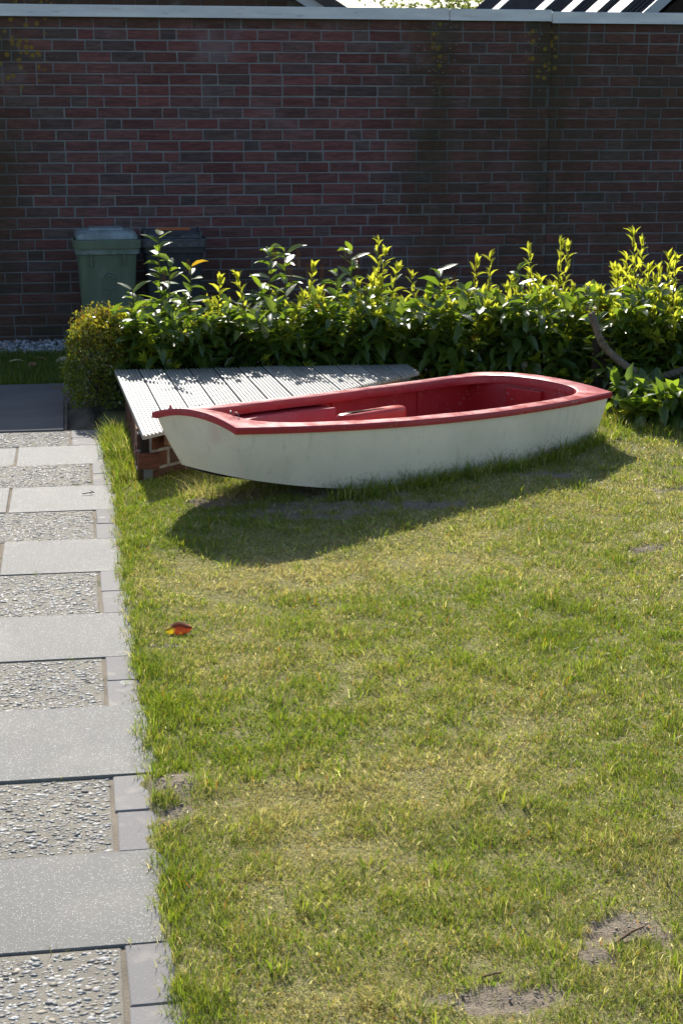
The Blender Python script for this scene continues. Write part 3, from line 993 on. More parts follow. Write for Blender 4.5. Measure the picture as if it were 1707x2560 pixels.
# ================================================================== dinghy
BL, WB, WS, BUL, SH = 2.478, .253, .437, .088, .027
boat = empty('dinghy', (.487, 7.009, .435), (.013, .048, .662))
tag(boat, 'small white pram dinghy with red gunwale lying on the lawn', 'boat')
bw = lambda t: WB + (WS - WB) * t + 4 * BUL * t * (1 - t)
bs = lambda t: -4 * SH * t * (1 - t)
_dt = ([0, .07, .2, .4, .6, .8, 1], [.240, .264, .302, .330, .330, .308, .268])
_dp = np.polyfit(_dt[0], _dt[1], 3)
bd = lambda t: float(np.polyval(_dp, t))
bfl = lambda t: float(np.interp(t, [0, .3, .7, 1], [.055, .062, .056, .042]))
ab = lambda t: .11 + (BL - .06 - .11) * t


def side_pt(t, s, off=0., sg=-1):
    a = BL * t * (1 - s) + ab(t) * s
    w_ = bw(t) - bfl(t) * (s ** 1.25) + .006 * math.sin(math.pi * s) - off
    return (a, sg * w_, bs(t) - .012 - (bd(t) - .012) * s)


def smooth_t(n): return [i / n for i in range(n + 1)]


ST = smooth_t(30); SS = smooth_t(7)
for sg in (-1, 1):
    rings = []
    for t in ST:
        outer = [side_pt(t, s, 0, sg) for s in SS]
        inner = [side_pt(t, s, .012, sg) for s in reversed(SS)]
        rings.append(outer + inner)
    shade_auto(MB().loops(rings, True, True, True).build('side_panel', M_WHITE, boat), 35)


def tran(t, name, camb, bulge, mat, off_a, vee):
    rows = []
    for k in range(9):
        s = k / 8; row = []
        for j in range(15):
            v = -1 + 2 * j / 14
            a, w_, c_ = side_pt(t, s, .0, 1)
            row.append((a + off_a + bulge * (1 - v * v) * (1 - .3 * s), v * (w_ - .0135), c_ + camb * (1 - v * v) * (1 - s) - vee * (1 - v * v) * s))
        rows.append(row)
    back = [[(p[0] + (.012 if t < .5 else -.012), p[1], p[2]) for p in r] for r in rows]
    m_ = MB().loops(rows, False).loops(back, False)
    m_.add([p for r in (rows[0], back[0]) for p in r], [(j, j + 1, 15 + j + 1, 15 + j) for j in range(14)])
    return shade_auto(m_.build(name, mat, boat), 35)


tran(0., 'bow_transom', .040, -.008, M_WHITE, .0, .002)
tran(1., 'stern_transom', .033, .0, M_WHITE, .0, .012)
rows = []
for t in ST:
    a, w_, c_ = side_pt(t, 1., .002, 1)
    rows.append([(a, (-1 + j / 6) * w_, c_ + .001 - .014 * (1 - (-1 + j / 6) ** 2)) for j in range(13)])
shade_auto(MB().loops(rows, False).build('bottom_panel', M_WHITE, boat))
# red inside
m_ = MB()
TI = [.03 + .94 * k / 26 for k in range(27)]
for sg in (-1, 1):
    m_.loops([[side_pt(t, s, .017 + .004 * s, sg) for s in [k / 6 * .93 for k in range(7)]] for t in TI], False)
for t in (TI[0], TI[-1]):
    m_.loops([[(lambda q: (q[0], q[1] * v, q[2] + (.03 * (1 - v * v) * (1 - s))))(side_pt(t, s, .017, 1)) for v in [-1 + j / 5 for j in range(11)]] for s in [k / 6 * .95 for k in range(7)]], False)
shade_auto(m_.build('inner_lining', M_REDIN, boat))
rows = []
for t in TI:
    a, w_, c_ = side_pt(t, .90, .0, 1)
    rows.append([(a, (-1 + j / 5) * w_, c_ + .004) for j in range(11)])
MB().loops(rows, False).build('floor', M_REDIN, boat)
# frames / seams on the inner sides and stern
for t in (.52, .80):
    for sg in (-1, 1):
        m_ = MB()
        r_ = []
        for s in (.10, .35, .6, .88):
            p0 = side_pt(t, s, .019, sg); p1 = side_pt(t + .012, s, .019, sg)
            r_.append([p0, p1, (p1[0], p1[1] - sg * .006, p1[2]), (p0[0], p0[1] - sg * .006, p0[2])])
        m_.loops(r_, True, True, True).build('inner_rib', M_REDIN, boat)
MB().box((BL - .118, -.09, -.25), (BL - .085, .14, -.035), .004).build('mast_pad', M_REDIN, boat)


# gunwale
def rim_uv():
    L_ = [(i / 40, -1.) for i in range(40)] + [(1., -1 + 2 * i / 18) for i in range(18)]
    L_ += [(1 - i / 40, 1.) for i in range(40)] + [(0., 1 - 2 * i / 14) for i in range(14)]
    return L_


def rim_c(u, v):
    c_ = bs(u)
    c_ += .040 * (1 - v * v) * max(0, 1 - u / .22) ** 1.5
    c_ += .033 * (1 - v * v) * max(0, 1 - (1 - u) / .2) ** 1.2
    return c_


def outer_pt(u, v, off, dc):
    a = -off + (BL + 2 * off) * u
    return (a, v * (bw(u) + off), rim_c(u, v) + dc)


def inner_pt(u, v, grow, dc):
    U, W_ = 2 * u - 1, v
    nn = 8.0 if U > 0 else 6.0
    k = (abs(U) ** nn + abs(W_) ** nn) ** (-1 / nn)
    U *= k; W_ *= k
    uu = (U + 1) / 2
    u2 = .052 - grow / BL + (.914 + 2 * grow / BL) * uu
    wob = .004 * math.sin(u2 * 23) + .003 * math.sin(u2 * 51 + v)
    return (BL * u2, W_ * (bw(u2) - .066 + grow + wob), rim_c(u2, W_) + dc)


UV = rim_uv()
rl = [[outer_pt(u, v, -.004, -.030) for u, v in UV], [outer_pt(u, v, .012, -.029) for u, v in UV], [outer_pt(u, v, .014, -.008) for u, v in UV], [outer_pt(u, v, .009, .0) for u, v in UV],
      [inner_pt(u, v, .012, .004) for u, v in UV], [inner_pt(u, v, .004, .001) for u, v in UV], [inner_pt(u, v, 0, -.008) for u, v in UV],
      [inner_pt(u, v, 0, -.040) for u, v in UV], [inner_pt(u, v, .035, -.042) for u, v in UV]]
shade_auto(MB().loops(rl, True, close_loops=False).build('gunwale', M_RED, boat), 38)
# fore deck and side tanks
edge = [(1.19, .285), (1.0, .286), (.81, .275), (.70, .258), (.61, .235), (.52, .195), (.455, .145), (.425, .075), (.415, 0.)]
edge = edge + [(a, -b_) for a, b_ in reversed(edge[:-1])]
hull_in = [(a, math.copysign(bw(a / BL) - .02, b_ if b_ else 1)) for a, b_ in edge]
ne = len(edge)
outl = []
for i, (a, b_) in enumerate(edge):
    f_ = i / (ne - 1)
    if i < 5: outl.append((a, bw(a / BL) - .022))
    elif i > ne - 6: outl.append((a, -(bw(a / BL) - .022)))
    else:
        ang = (i - 5) / (ne - 11)
        outl.append((.06, (1 - 2 * ang) * (bw(.02) - .02)))
TC = -.052
top = [(a, b_, bs(a / BL) + TC) for a, b_ in edge]; out3 = [(a, b_, bs(a / BL) + TC + .002) for a, b_ in outl]
topr = [(a + .004 * 0, b_ * 1.0, c_ - .010) for a, b_, c_ in top]
bot = [(a + (.012 if abs(b_) < .2 else 0), b_ * .97, bs(a / BL) - bd(a / BL) * .9) for a, b_ in edge]
top_in = [(a - .006 * (abs(b_) < .2), b_ + math.copysign(.007, b_) if b_ else b_, c_) for a, b_, c_ in top]
m_ = MB().loops([out3, top_in, topr, bot], False)
for k in (0, ne - 1):
    m_.add([out3[k], top_in[k], bot[k], (out3[k][0], out3[k][1] * .94, bot[k][2])], [(0, 1, 2, 3)])
shade_auto(m_.build('fore_deck_tank', M_RED, boat), 40)
# daggerboard case
cs = []
a0, a1 = .905, 1.36
for (c_, ins) in ((-.285, 0), (-.068, 0), (-.054, .006), (-.048, .015)):
    ring = []
    for k in range(24):
        th = 2 * math.pi * k / 24; ca, sa = math.cos(th), math.sin(th)
        q = (abs(ca) ** 6 + abs(sa) ** 6) ** (-1 / 6)
        ring.append(((a0 + a1) / 2 + ca * q * ((a1 - a0) / 2 - ins), sa * q * (.042 - ins), c_ + .006 * ca * q))
    cs.append(ring)
case = shade_auto(MB().loops(cs, True, True, True).build('daggerboard_case', M_CASE, boat), 40)
MB().box((a0 + .05, -.009, -.0485), (a1 - .05, .009, -.0455)).build('slot', M_SLOT, case)
# bow fittings
th = [math.radians(a) for a in range(-20, 201, 20)]
MB().tube([(.112 + .004 * math.cos(t), -.135 + .024 * math.cos(t), .010 + .024 * math.sin(t) + .004) for t in th], .0028, 6).build('bow_handle', M_STEEL, boat, True)
MB().tube([(.165 + .012 * math.cos(t), -.045 + .014 * math.cos(t), .018 + .010 * math.sin(t)) for t in th], .0035, 6).build('eye_bolt', M_STEEL, boat, True)
MB().tube([(.040, .205, .005), (.041, .206, .032)], [.0065, .0055], 8).build('pin', M_RED, boat, True)
for (a, b_) in ((.22, .30),):
    MB().tube([(a + .02 * k, bw(a / BL) - .035 + .004 * math.sin(k * 2.), .006 + .004 * abs(math.sin(k * 1.6))) for k in range(4)], .002, 5).build('wire_tie', M_STEEL, boat, True)

# ================================================================== brick box with decking lid
boxo = empty('decked_brick_box', (.30, 7.75, 0))
tag(boxo, 'low brick box topped with silver-grey ribbed decking boards behind the dinghy', 'planter box')
BT = .272


def front_y(x): return 7.60 + (x - .28) * (9.32 - 7.60) / (1.945 - .28)


NB_ = 12; xl, xr_ = .205, 1.935; pitch_ = (xr_ - xl) / NB_
for k in range(NB_):
    x0 = xl + k * pitch_ + .0035; x1 = xl + (k + 1) * pitch_ - .0035
    prof = [(x0, -.022), (x0, -.003)]
    nr = 7; ww = (x1 - x0) / nr
    for r_ in range(nr):
        xa = x0 + r_ * ww
        prof += [(xa + ww * .16, .0), (xa + ww * .56, .0), (xa + ww * .70, -.0065), (xa + ww * .98, -.0065)]
    prof += [(x1, -.003), (x1, -.022)]
    dz = random.uniform(-.0035, .0035); lx = .0 if k else 0
    yb = 9.60 + random.uniform(-.008, .008)
    lean = (xl + .065 * (1 - 0)) * 0
    ringf = [(x - .30, front_y(x) - 7.75 + random.uniform(-.001, .001), z + BT + dz) for x, z in prof]
    ringb = [(x - .30 - .0, yb - 7.75, z + BT + dz + .004) for x, z in prof]
    ringf = [(px + .036 * (1.85 - py), py, pz) for px, py, pz in ringf]  # boards lie slightly askew
    m_ = MB().loops([ringf, ringb], True, True, True)
    m_.build('decking_board', M_DECK, boxo)
BXT = [(.20, .050, .040), (.16, .045, .04), (.13, .05, .045), (.24, .07, .05)]
Ydir = Vector((1.945 - .28, 9.32 - 7.60, 0)).normalized(); fa = math.atan2(Ydir.y, Ydir.x)
BB = [mesh('brick', *brick_geo(.2395, .0715, .10, .003), M_BRICK) for _ in range(4)]
BBH = mesh('brick', *brick_geo(.1145, .0715, .10, .003), M_BRICK)
for ci in range(3):
    zb = .012 + ci * .083 - .02
    d0 = 0 if ci % 2 == 0 else -.125
    s_ = .03 + d0
    while s_ < 2.1:
        if s_ >= 0 and s_ + .24 < 2.2:
            p = Vector((.315, 7.735, 0)) + Ydir * s_
            link('brick', random.choice(BB), boxo, (p.x - .30, p.y - 7.75, zb), (0, 0, fa), color=(*random.choice(BXT), 1))
        elif s_ < 0:
            p = Vector((.315, 7.735, 0)) + Ydir * .02
            link('brick', BBH, boxo, (p.x - .30, p.y - 7.75, zb), (0, 0, fa), color=(*random.choice(BXT), 1))
        s_ += .2505
    yy_ = 9.52
    while yy_ > 7.98:  # left side wall faces -x
        link('brick', random.choice(BB), boxo, (.262 - .30 + random.uniform(-.003, .003), yy_ - 7.75 + d0 * .5, zb), (0, 0, -math.pi / 2), color=(*random.choice(BXT), 1))
        yy_ -= .2505
cor = [(.268, 7.79), (.268, 9.56), (1.90, 9.56), (1.90, 9.38), (.33, 7.755)]
m_ = MB().loops([[(x - .30, y - 7.75, -.05) for x, y in cor], [(x - .30, y - 7.75, .236) for x, y in cor]], True, True, True)
m_.build('mortar_core', M_BOXMORTAR, boxo)
p0 = Vector((.40, 7.74, 0)); q = p0 + Ydir * 2.0
nrm = Vector((Ydir.y, -Ydir.x, 0)) * .012
m_ = MB().loops([[tuple(p0 + nrm + Vector((-.30, -7.75, .185))), tuple(p0 - nrm + Vector((-.30, -7.75, .185))), tuple(p0 - nrm + Vector((-.30, -7.75, .247))), tuple(p0 + nrm + Vector((-.30, -7.75, .247)))],
                 [tuple(q + nrm + Vector((-.30, -7.75, .185))), tuple(q - nrm + Vector((-.30, -7.75, .185))), tuple(q - nrm + Vector((-.30, -7.75, .247))), tuple(q + nrm + Vector((-.30, -7.75, .247)))]], True, True, True)
m_.build('bearer', M_TIMBER, boxo)
MB().box((-.02, .01, .10), (.03, .05, .248), .004).build('corner_post', M_POST, boxo)
MB().box((-.035, .10, .205), (.005, 1.80, .248), .003).build('side_bearer', M_TIMBER, boxo)

# ================================================================== wheelie bins


def rrect(w, d, r, z, cx=0., cy=0., n=4):
    P = []
    for (sx, sy, a0) in ((1, 1, 0), (-1, 1, 90), (-1, -1, 180), (1, -1, 270)):
        for k in range(n + 1):
            a = math.radians(a0 + 90 * k / n)
            P.append((cx + sx * (w / 2 - r) + r * math.cos(a), cy + sy * (d / 2 - r) + r * math.sin(a), z))
    return P


def wheelie_bin(loc, rz, label, kind):
    green = kind == 'green'
    body, lid = (M_BINGREEN, M_LIDGREEN) if green else (M_BINGREY, M_LIDGREY)
    t = empty('wheelie_bin', loc, (0, 0, rz))
    tag(t, label, 'bin', 'wheelie bins against the brick wall')
    W, D_, Hb = .44, .50, .80
    L_ = []
    for s in (0, .02, .35, .7, .93, 1):
        z = .05 + (Hb - .05) * s
        k = .80 + .20 * s
        L_.append(rrect(W * k - (.02 if s == 0 else 0), D_ * (.78 + .22 * s), .045, z, 0, .02 * (1 - s)))
    shade_auto(MB().loops(L_, True, True, False).build('body', body, t), 35)
    m_ = MB().loops([rrect(W + .004, D_ + .004, .045, Hb - .075), rrect(W + .03, D_ + .03, .05, Hb - .072), rrect(W + .034, D_ + .034, .05, Hb), rrect(W - .02, D_ - .02, .04, Hb)], True)
    shade_auto(m_.build('rim', lid if green else body, t), 35)
    # ribs under the rim
    for sx in (-1, 1):
        MB().box((sx * .12 - .006, -D_ / 2 - .012, Hb - .16), (sx * .12 + .006, -D_ / 2 + .03, Hb - .07), .002).build('rib', body, t)
    # lid: skirt, sloping shoulder, raised panel
    z0 = Hb + .002
    skirt = [rrect(W + .052, D_ + .07, .055, z0 - .030, 0, -.01), rrect(W + .056, D_ + .075, .055, z0 + .024, 0, -.01), rrect(W + .035, D_ + .05, .05, z0 + .032, 0, -.01)]
    dome = [rrect(W + .015, D_ + .03, .05, z0 + .034, 0, 0), rrect(W + .005, D_ + .02, .05, z0 + .064, 0, .01), rrect(W - .03, D_ - .03, .05, z0 + .086, 0, .02), rrect(W - .12, D_ - .12, .04, z0 + .095, 0, .03), rrect(.05, .05, .02, z0 + .098, 0, .03)]
    if not green:
        dome = [rrect(W + .005, D_ + .02, .05, z0 + .034, 0, .01), rrect(W - .005, D_ - .0, .05, z0 + .060, 0, .02), rrect(W - .03, D_ - .05, .05, z0 + .072, 0, .03), rrect(.05, .05, .02, z0 + .078, 0, .03)]
    ld = shade_auto(MB().loops(skirt, True).loops(dome, True, False, True, mi=1).build('lid', [body if green else lid, M_LIDTOP if green else lid], t), 32)
    if green:
        # raised middle panel and two corner bosses
        shade_auto(MB().loops([rrect(.27, .30, .03, z0 + .080, 0, .02), rrect(.25, .28, .03, z0 + .108, 0, .03), rrect(.06, .06, .02, z0 + .111, 0, .03)], True, False, True).build('lid_panel', M_LIDTOP, ld), 32)
        for sx in (-1, 1):
            MB().tube([(sx * .185, -.215, z0 + .03), (sx * .185, -.205, z0 + .082)], [.026, .02], 10).build('boss', lid, ld, True)
        for (r_, a0, a1, cz) in ((.055, 20, 160, .53), (.055, 215, 325, .535), (.03, -60, 200, .535)):
            P = [(.012 + r_ * math.cos(math.radians(a)), -D_ / 2 * .927 - .003 - (cz - .56) * .02, cz + r_ * 1.15 * math.sin(math.radians(a))) for a in range(a0, a1 + 1, 14)]
            MB().tube(P, .0035, 5).build('worn_emblem', M_EMBLEM, t)
    else:
        m_ = MB().box((-.125, -D_ / 2 - .005, z0 + .092), (.125, -D_ / 2 + .03, z0 + .112), .003)
        m_.build('lid_handle', M_ORANGE, ld)
        for sx in (-1, 1):
            MB().box((sx * .205 - .008, -.24, z0 + .03), (sx * .205 + .008, .22, z0 + .088), .003).build('lid_rail', lid, ld)
        MB().box((-.04, -D_ / 2 - .0, z0 + .05), (.04, -D_ / 2 + .03, z0 + .07), .003).build('lid_plate', M_BINGREY, ld)
        P = [(.10 + .03 * math.cos(math.radians(a)), -D_ / 2 * .95 - .003, .56 + .03 * math.sin(math.radians(a))) for a in range(0, 361, 30)]
        MB().tube(P, .003, 5).build('worn_emblem', M_EMBLEM2, t)
    MB().tube([(-.20, D_ / 2 + .06, Hb + .0), (.20, D_ / 2 + .06, Hb + .0)], .014, 8).build('handle_bar', body, t, True)
    for sx in (-1, 1):
        MB().tube([(sx * .17, D_ / 2 - .03, .09), (sx * .205, D_ / 2 - .03, .09)], .09, 16).build('wheel', M_RUBBER, t)
    return t


wheelie_bin((.243, 12.72, -.012), math.radians(1.5), 'faded green wheelie bin with grey-green lid against brick wall', 'green')
wheelie_bin((.742, 12.78, -.012), math.radians(-1), 'dark grey wheelie bin with orange lid handle beside the green bin', 'grey')

# ================================================================== laurel hedge
_rows = [(0., 0., 0.), (.16, .62, -.0), (.45, 1., .0), (.75, .72, .0), (1., 0., 0.)]
LEAF_V = [(0, 0, 0)]
for s, w_, _ in _rows[1:4]:
    zc = -.30 * s * s * .55
    LEAF_V += [(-w_ / 2, s, zc + .10 * w_), (0, s, zc), (w_ / 2, s, zc + .10 * w_)]
LEAF_V.append((0, 1, -.22))
LEAF_V = np.array(LEAF_V)
LEAF_T = [(0, 2, 1), (0, 3, 2)]
for k in range(2):
    o_ = 1 + 3 * k
    for j in range(2):
        LEAF_T += [(o_ + j, o_ + j + 1, o_ + 3 + j + 1), (o_ + j, o_ + 3 + j + 1, o_ + 3 + j)]
LEAF_T += [(7, 8, 10), (8, 9, 10)]
LEAF_T = np.array(LEAF_T)
LEAF_MATS = [M_LEAF_OLD, M_LEAF_MID, M_LEAF_NEW, M_LEAF_YEL]
LEAF_ME = []
for k, m in enumerate(LEAF_MATS):
    wr = (.41, .40, .30, .42)[k]
    LEAF_ME.append([tri_mesh('leaf', (LEAF_V * np.array([wr, 1, 1])) * np.array([1, 1, cv]), LEAF_T, m, True) for cv in (1., .4, 1.7)])


def leaf_matrix(p, d, up, L_):
    y = d / np.linalg.norm(d)
    x = np.cross(y, up); nx_ = np.linalg.norm(x)
    x = x / nx_ if nx_ > 1e-4 else np.array([1., 0, 0])
    z = np.cross(x, y)
    return np.stack([x, y, z], 1) * L_


def laurel(loc, rx, ry, h, seed, label, spikes=(), nside=74, nup=50, front=(-1.57), young=.35, nparts=90, flowers=0, flow_at=None):
    R_ = np.random.default_rng(seed)
    t = empty('laurel_shrub', loc)
    tag(t, label, 'shrub', 'cherry laurel shrubs of the hedge')
    leaves = []; stems = MB()

    def shoot(p0, p1, vig, yg, leafL, start=.3):
        p0 = np.array(p0); p1 = np.array(p1)
        mid = (p0 + p1) / 2 + np.array([R_.normal(0, .02), R_.normal(0, .02), .03])
        ts_ = np.linspace(0, 1, 6)
        pts = [(1 - q) ** 2 * p0 + 2 * q * (1 - q) * mid + q * q * p1 for q in ts_]
        stems.tube(pts, [.006 * vig * (1 - .6 * q) for q in ts_], 5, caps=False)
        Ls = np.linalg.norm(p1 - p0); nl = max(5, int(Ls * (1 - start) / .026))
        ph = R_.uniform(0, 6.28)
        for k in range(nl):
            q = start + (1 - start) * (k + .5) / nl
            p = (1 - q) ** 2 * p0 + 2 * q * (1 - q) * mid + q * q * p1
            d = 2 * (1 - q) * (mid - p0) + 2 * q * (p1 - mid); d /= np.linalg.norm(d)
            ph += 2.4
            a = np.cross(d, [.3, .2, .9]); a /= np.linalg.norm(a); b_ = np.cross(d, a)
            side = a * math.cos(ph) + b_ * math.sin(ph)
            newp = yg and q > .55
            el = math.radians(R_.normal(78 - 26 * q if not newp else 30, 10))
            dr = d * math.cos(el) + side * math.sin(el)
            if not newp: dr[2] -= .12 * R_.random()
            kind = 2 if newp else (1 if (q > .5 and R_.random() < .6) else 0)
            if R_.random() < .003: kind = 3
            L_ = leafL * R_.uniform(.75, 1.2) * (.80 if newp else 1.2)
            up = (d + np.array([R_.normal(0, .3), R_.normal(0, .3), .3])) if newp else np.array([R_.normal(0, .24), -.12 + R_.normal(0, .24), 1.])
            leaves.append((p, dr, up, L_, kind))
        if yg:
            for k in range(4):
                ph += 2.4
                a = np.cross(d, [.3, .2, .9]); a /= np.linalg.norm(a); b_ = np.cross(d, a)
                el = math.radians(R_.uniform(5, 22))
                dr = d * math.cos(el) + (a * math.cos(ph) + b_ * math.sin(ph)) * math.sin(el)
                leaves.append((p1, dr, d + np.array([0, 0, .2]) + side * .5, leafL * R_.uniform(.5, .8), 2))

    for k in range(nup):
        a = R_.uniform(0, 6.283); r_ = math.sqrt(R_.random())
        bx_, by_ = r_ * math.cos(a) * rx, r_ * math.sin(a) * ry
        top = h * (1 - .28 * r_ * r_) * R_.uniform(.78, 1.04)
        shoot((bx_ * .35, by_ * .35, .02), (bx_ + R_.normal(0, .02), by_ + R_.normal(0, .02), top), 1., R_.random() < young, .105, .38)
    for k in range(nside):
        a = R_.normal(front, 1.15); zz = R_.uniform(.10, .82) * h
        ex = math.cos(a) * rx * R_.uniform(.85, 1.12); ey = math.sin(a) * ry * R_.uniform(.85, 1.15)
        shoot((ex * .25, ey * .25, zz * .35), (ex, ey, zz + R_.uniform(.0, .07)), .8, R_.random() < young * .55, .108, .40)
    for (sx, sy, sz, yg) in spikes:
        shoot((sx * .7, sy * .8, .1), (sx, sy, sz), 1.15, yg, .10, .42)
    n = len(leaves)
    # a share of the leaves that stand out most are pieces of their own
    score = np.array([l[0][2] * 1.0 - l[0][1] * .55 + R_.random() * .35 for l in leaves])
    order = np.argsort(-score)
    sel = set(order[:nparts].tolist())
    Vs, Ts, Mi = [], [], []
    cnt = 0
    for i, (p, dr, up, L_, kind) in enumerate(leaves):
        Mx = leaf_matrix(p, dr, up, L_)
        if i in sel:
            o = link('leaf', LEAF_ME[kind][R_.integers(0, 3)], t)
            M4 = Matrix.Identity(4)
            for r_ in range(3):
                for c_ in range(3): M4[r_][c_] = Mx[r_, c_]
                M4[r_][3] = p[r_]
            o.matrix_local = M4
            continue
        wr = (.41, .40, .30, .42)[kind]
        v = LEAF_V * np.array([wr, 1, (1., .4, 1.7)[R_.integers(0, 3)]])
        Vs.append(v @ Mx.T + p); Ts.append(LEAF_T + cnt); Mi += [kind] * len(LEAF_T); cnt += len(LEAF_V)
    o = link('foliage', tri_mesh('foliage', np.concatenate(Vs), np.concatenate(Ts), LEAF_MATS, True, midx=Mi), t); o['kind'] = 'stuff'
    stems.build('stems', M_STEM, t, True, fix=False)
    fl = flow_at or []
    for (fx, fy, fz) in fl:
        m_ = MB(); hgt = R_.uniform(.07, .11)
        m_.tube([(fx, fy, fz - .03), (fx + .004, fy, fz + hgt)], [.0022, .0012], 5)
        for k in range(34):
            q = k / 34; a = k * 2.4; rr = .016 * (1 - .6 * q)
            c_ = np.array([fx + rr * math.cos(a), fy + rr * math.sin(a), fz + hgt * q])
            v = ICO_V[[0, 3, 4, 6, 8, 11]] * R_.uniform(.0035, .006) + c_
            m_.add(v.tolist(), [(0, 2, 4), (0, 4, 3), (1, 2, 5), (1, 4, 2), (0, 5, 2), (0, 3, 5), (1, 5, 3), (1, 3, 4)])
        m_.build('flower_spike', M_SPIKE, t, fix=False)
    return t


HB = .0
laurel((.55, 9.98, HB), .34, .36, .66, 1, 'laurel shrub at left end of hedge, tall single shoot before dark bin', spikes=[(-.05, .02, 1.03, False), (.02, .05, .86, False), (.30, -.1, .74, True), (-.22, -.12, .72, False), (.14, .0, .84, False)], flow_at=[(.12, -.02, .80), (-.03, -.1, .72)], young=.40)
laurel((1.17, 10.02, HB), .36, .36, .70, 2, 'laurel shrub with brown flower spikes behind middle of decking', spikes=[(.0, .0, .94, False), (.10, .05, .90, False), (.24, -.1, .80, True), (-.2, 0, .74, True)], flow_at=[(.02, -.02, .86), (.16, -.05, .82), (.23, .02, .76), (.30, -.08, .74), (.10, -.14, .72)], young=.40)
laurel((1.70, 10.0, HB), .34, .36, .70, 3, 'laurel shrub with twin upright shoots behind right end of decking', spikes=[(-.05, -.02, .92, False), (.12, .0, .94, True), (.16, -.05, .88, True), (.24, .02, .78, True), (-.15, -.1, .8, False)], flow_at=[(-.08, -.03, .86), (-.02, -.08, .80), (.02, -.16, .66)], young=.42)
laurel((2.28, 10.02, HB), .36, .38, .70, 4, 'laurel shrub in mid hedge behind the dinghy, lowest top', spikes=[(-.08, -.04, .80, False), (.16, .0, .82, True), (.26, .04, .84, True), (-.25, -.02, .74, True)], flow_at=[(.0, -.1, .68), (.13, -.1, .72)], young=.42)
laurel((2.84, 9.90, HB), .38, .42, .74, 5, 'laurel shrub behind right end of dinghy, left of dark post', spikes=[(-.1, .0, .90, True), (.1, .0, .93, True), (.16, .06, .90, True), (-.2, -.1, .8, False)], young=.48)
laurel((3.38, 9.75, HB), .38, .42, .78, 6, 'laurel shrub behind dark post with tallest yellow shoots', spikes=[(-.04, .0, .99, True), (.04, .05, .94, True), (-.1, -.06, .86, True), (.18, -.05, .86, True), (.22, .0, .8, True), (-.36, -.60, .46, False), (-.30, -.62, .34, True), (-.42, -.56, .56, False), (-.40, -.62, .30, False)], young=.5, nparts=110)
laurel((3.40, 9.38, .02), .40, .30, .72, 7, 'laurel shrub at right edge directly behind the sagging rope', spikes=[(-.05, -.1, .80, True), (.1, .05, .84, True), (-.16, .05, .72, True)], young=.6, front=-2.0, nparts=110)
laurel((3.42, 8.68, .03), .46, .36, .25, 8, 'low laurel shrub at right edge in front of the sagging rope', spikes=[(-.26, .1, .20, True)], young=.3, front=-2.3, nside=80, nup=30)
laurel((4.15, 9.6, HB), .45, .45, .80, 9, 'laurel shrub at far right end of hedge', spikes=[(-.05, 0, .9, True)], young=.4, nparts=20, nside=40)

# ================================================================== small-leaved rounded shrub
sh_ = empty('box_shrub', (.17, 10.02, 0))
tag(sh_, 'clipped small-leaved golden shrub beside the path at the hedge end', 'shrub')
n = 19000
u = rng.random(n); a = rng.uniform(0, 6.283, n); zz = rng.random(n)
# squarish column with a rounded top, hollow inside
rad = np.where(rng.random(n) < .8, rng.uniform(.84, 1.06, n), rng.uniform(.4, .9, n))
ca, sa = np.cos(a), np.sin(a)
sq = (np.abs(ca) ** 3.2 + np.abs(sa) ** 3.2) ** (-1 / 3.2)
hz = zz ** .85
prof = np.interp(hz, [0, .1, .35, .75, .92, 1.0], [.80, .95, 1.0, .98, .80, .35])
topm = rng.random(n) < .26
prof = np.where(topm, np.sqrt(rng.random(n)) * .9, prof)
lump = 1 + .20 * (vnoise(a * .9, hz * 3, .45) - .5) * 2
PX = ca * sq * .228 * prof * rad * lump; PY = sa * sq * .30 * prof * rad * lump
PZ = np.where(topm, .515 - .09 * prof ** 3 + np.abs(rng.normal(0, .035, n)) + .09 * (vnoise(PX, PY, .07) - .5), .02 + hz * .50)
ext = rng.random(n) < .20            # the part running on behind the laurel
PX = np.where(ext, PX * .9 + .26, PX); PY = np.where(ext, PY * .8 + .16, PY); PZ = np.where(ext, PZ * .98, PZ)
yel = np.clip(.12 + .85 * sstep(.22, .55, PZ) + .5 * (vnoise(PX, PZ, .06) - .5), 0, 1)
isy = rng.random(n) < yel * .75
col = np.where(isy[:, None], np.array([.36, .32, .042]), np.array([.165, .21, .034])) * rng.uniform(.6, 1.35, (n, 1))
og = rng.random(n) < .10 * yel
col[og] = np.array([.24, .11, .03]) * rng.uniform(.7, 1.2, (og.sum(), 1))
out = np.stack([PX, PY, np.where(topm, .5, (PZ - .3) * .5)], 1); out /= np.linalg.norm(out, axis=1)[:, None] + 1e-6
d = out * .6 + rng.normal(0, .6, (n, 3)) + np.array([0, 0, .45]); d /= np.linalg.norm(d, axis=1)[:, None]
s1 = np.cross(d, rng.normal(0, 1, (n, 3))); s1 /= np.linalg.norm(s1, axis=1)[:, None]
Ls = rng.uniform(.013, .027, n)[:, None]
Pc = np.stack([PX, PY, PZ], 1)
Vq = np.stack([Pc - d * Ls * .5, Pc + s1 * Ls * .30, Pc + d * Ls * .55, Pc - s1 * Ls * .30], 1)
Tq = np.array([(0, 1, 2), (0, 2, 3)])[None] + (np.arange(n) * 4)[:, None, None]
cc = np.repeat(np.concatenate([col, np.ones((n, 1))], 1), 4, 0)
o = link('foliage', tri_mesh('foliage', Vq.reshape(-1, 3), Tq.reshape(-1, 3), M_BOXLEAF, False, cc), sh_); o['kind'] = 'stuff'
m_ = MB()
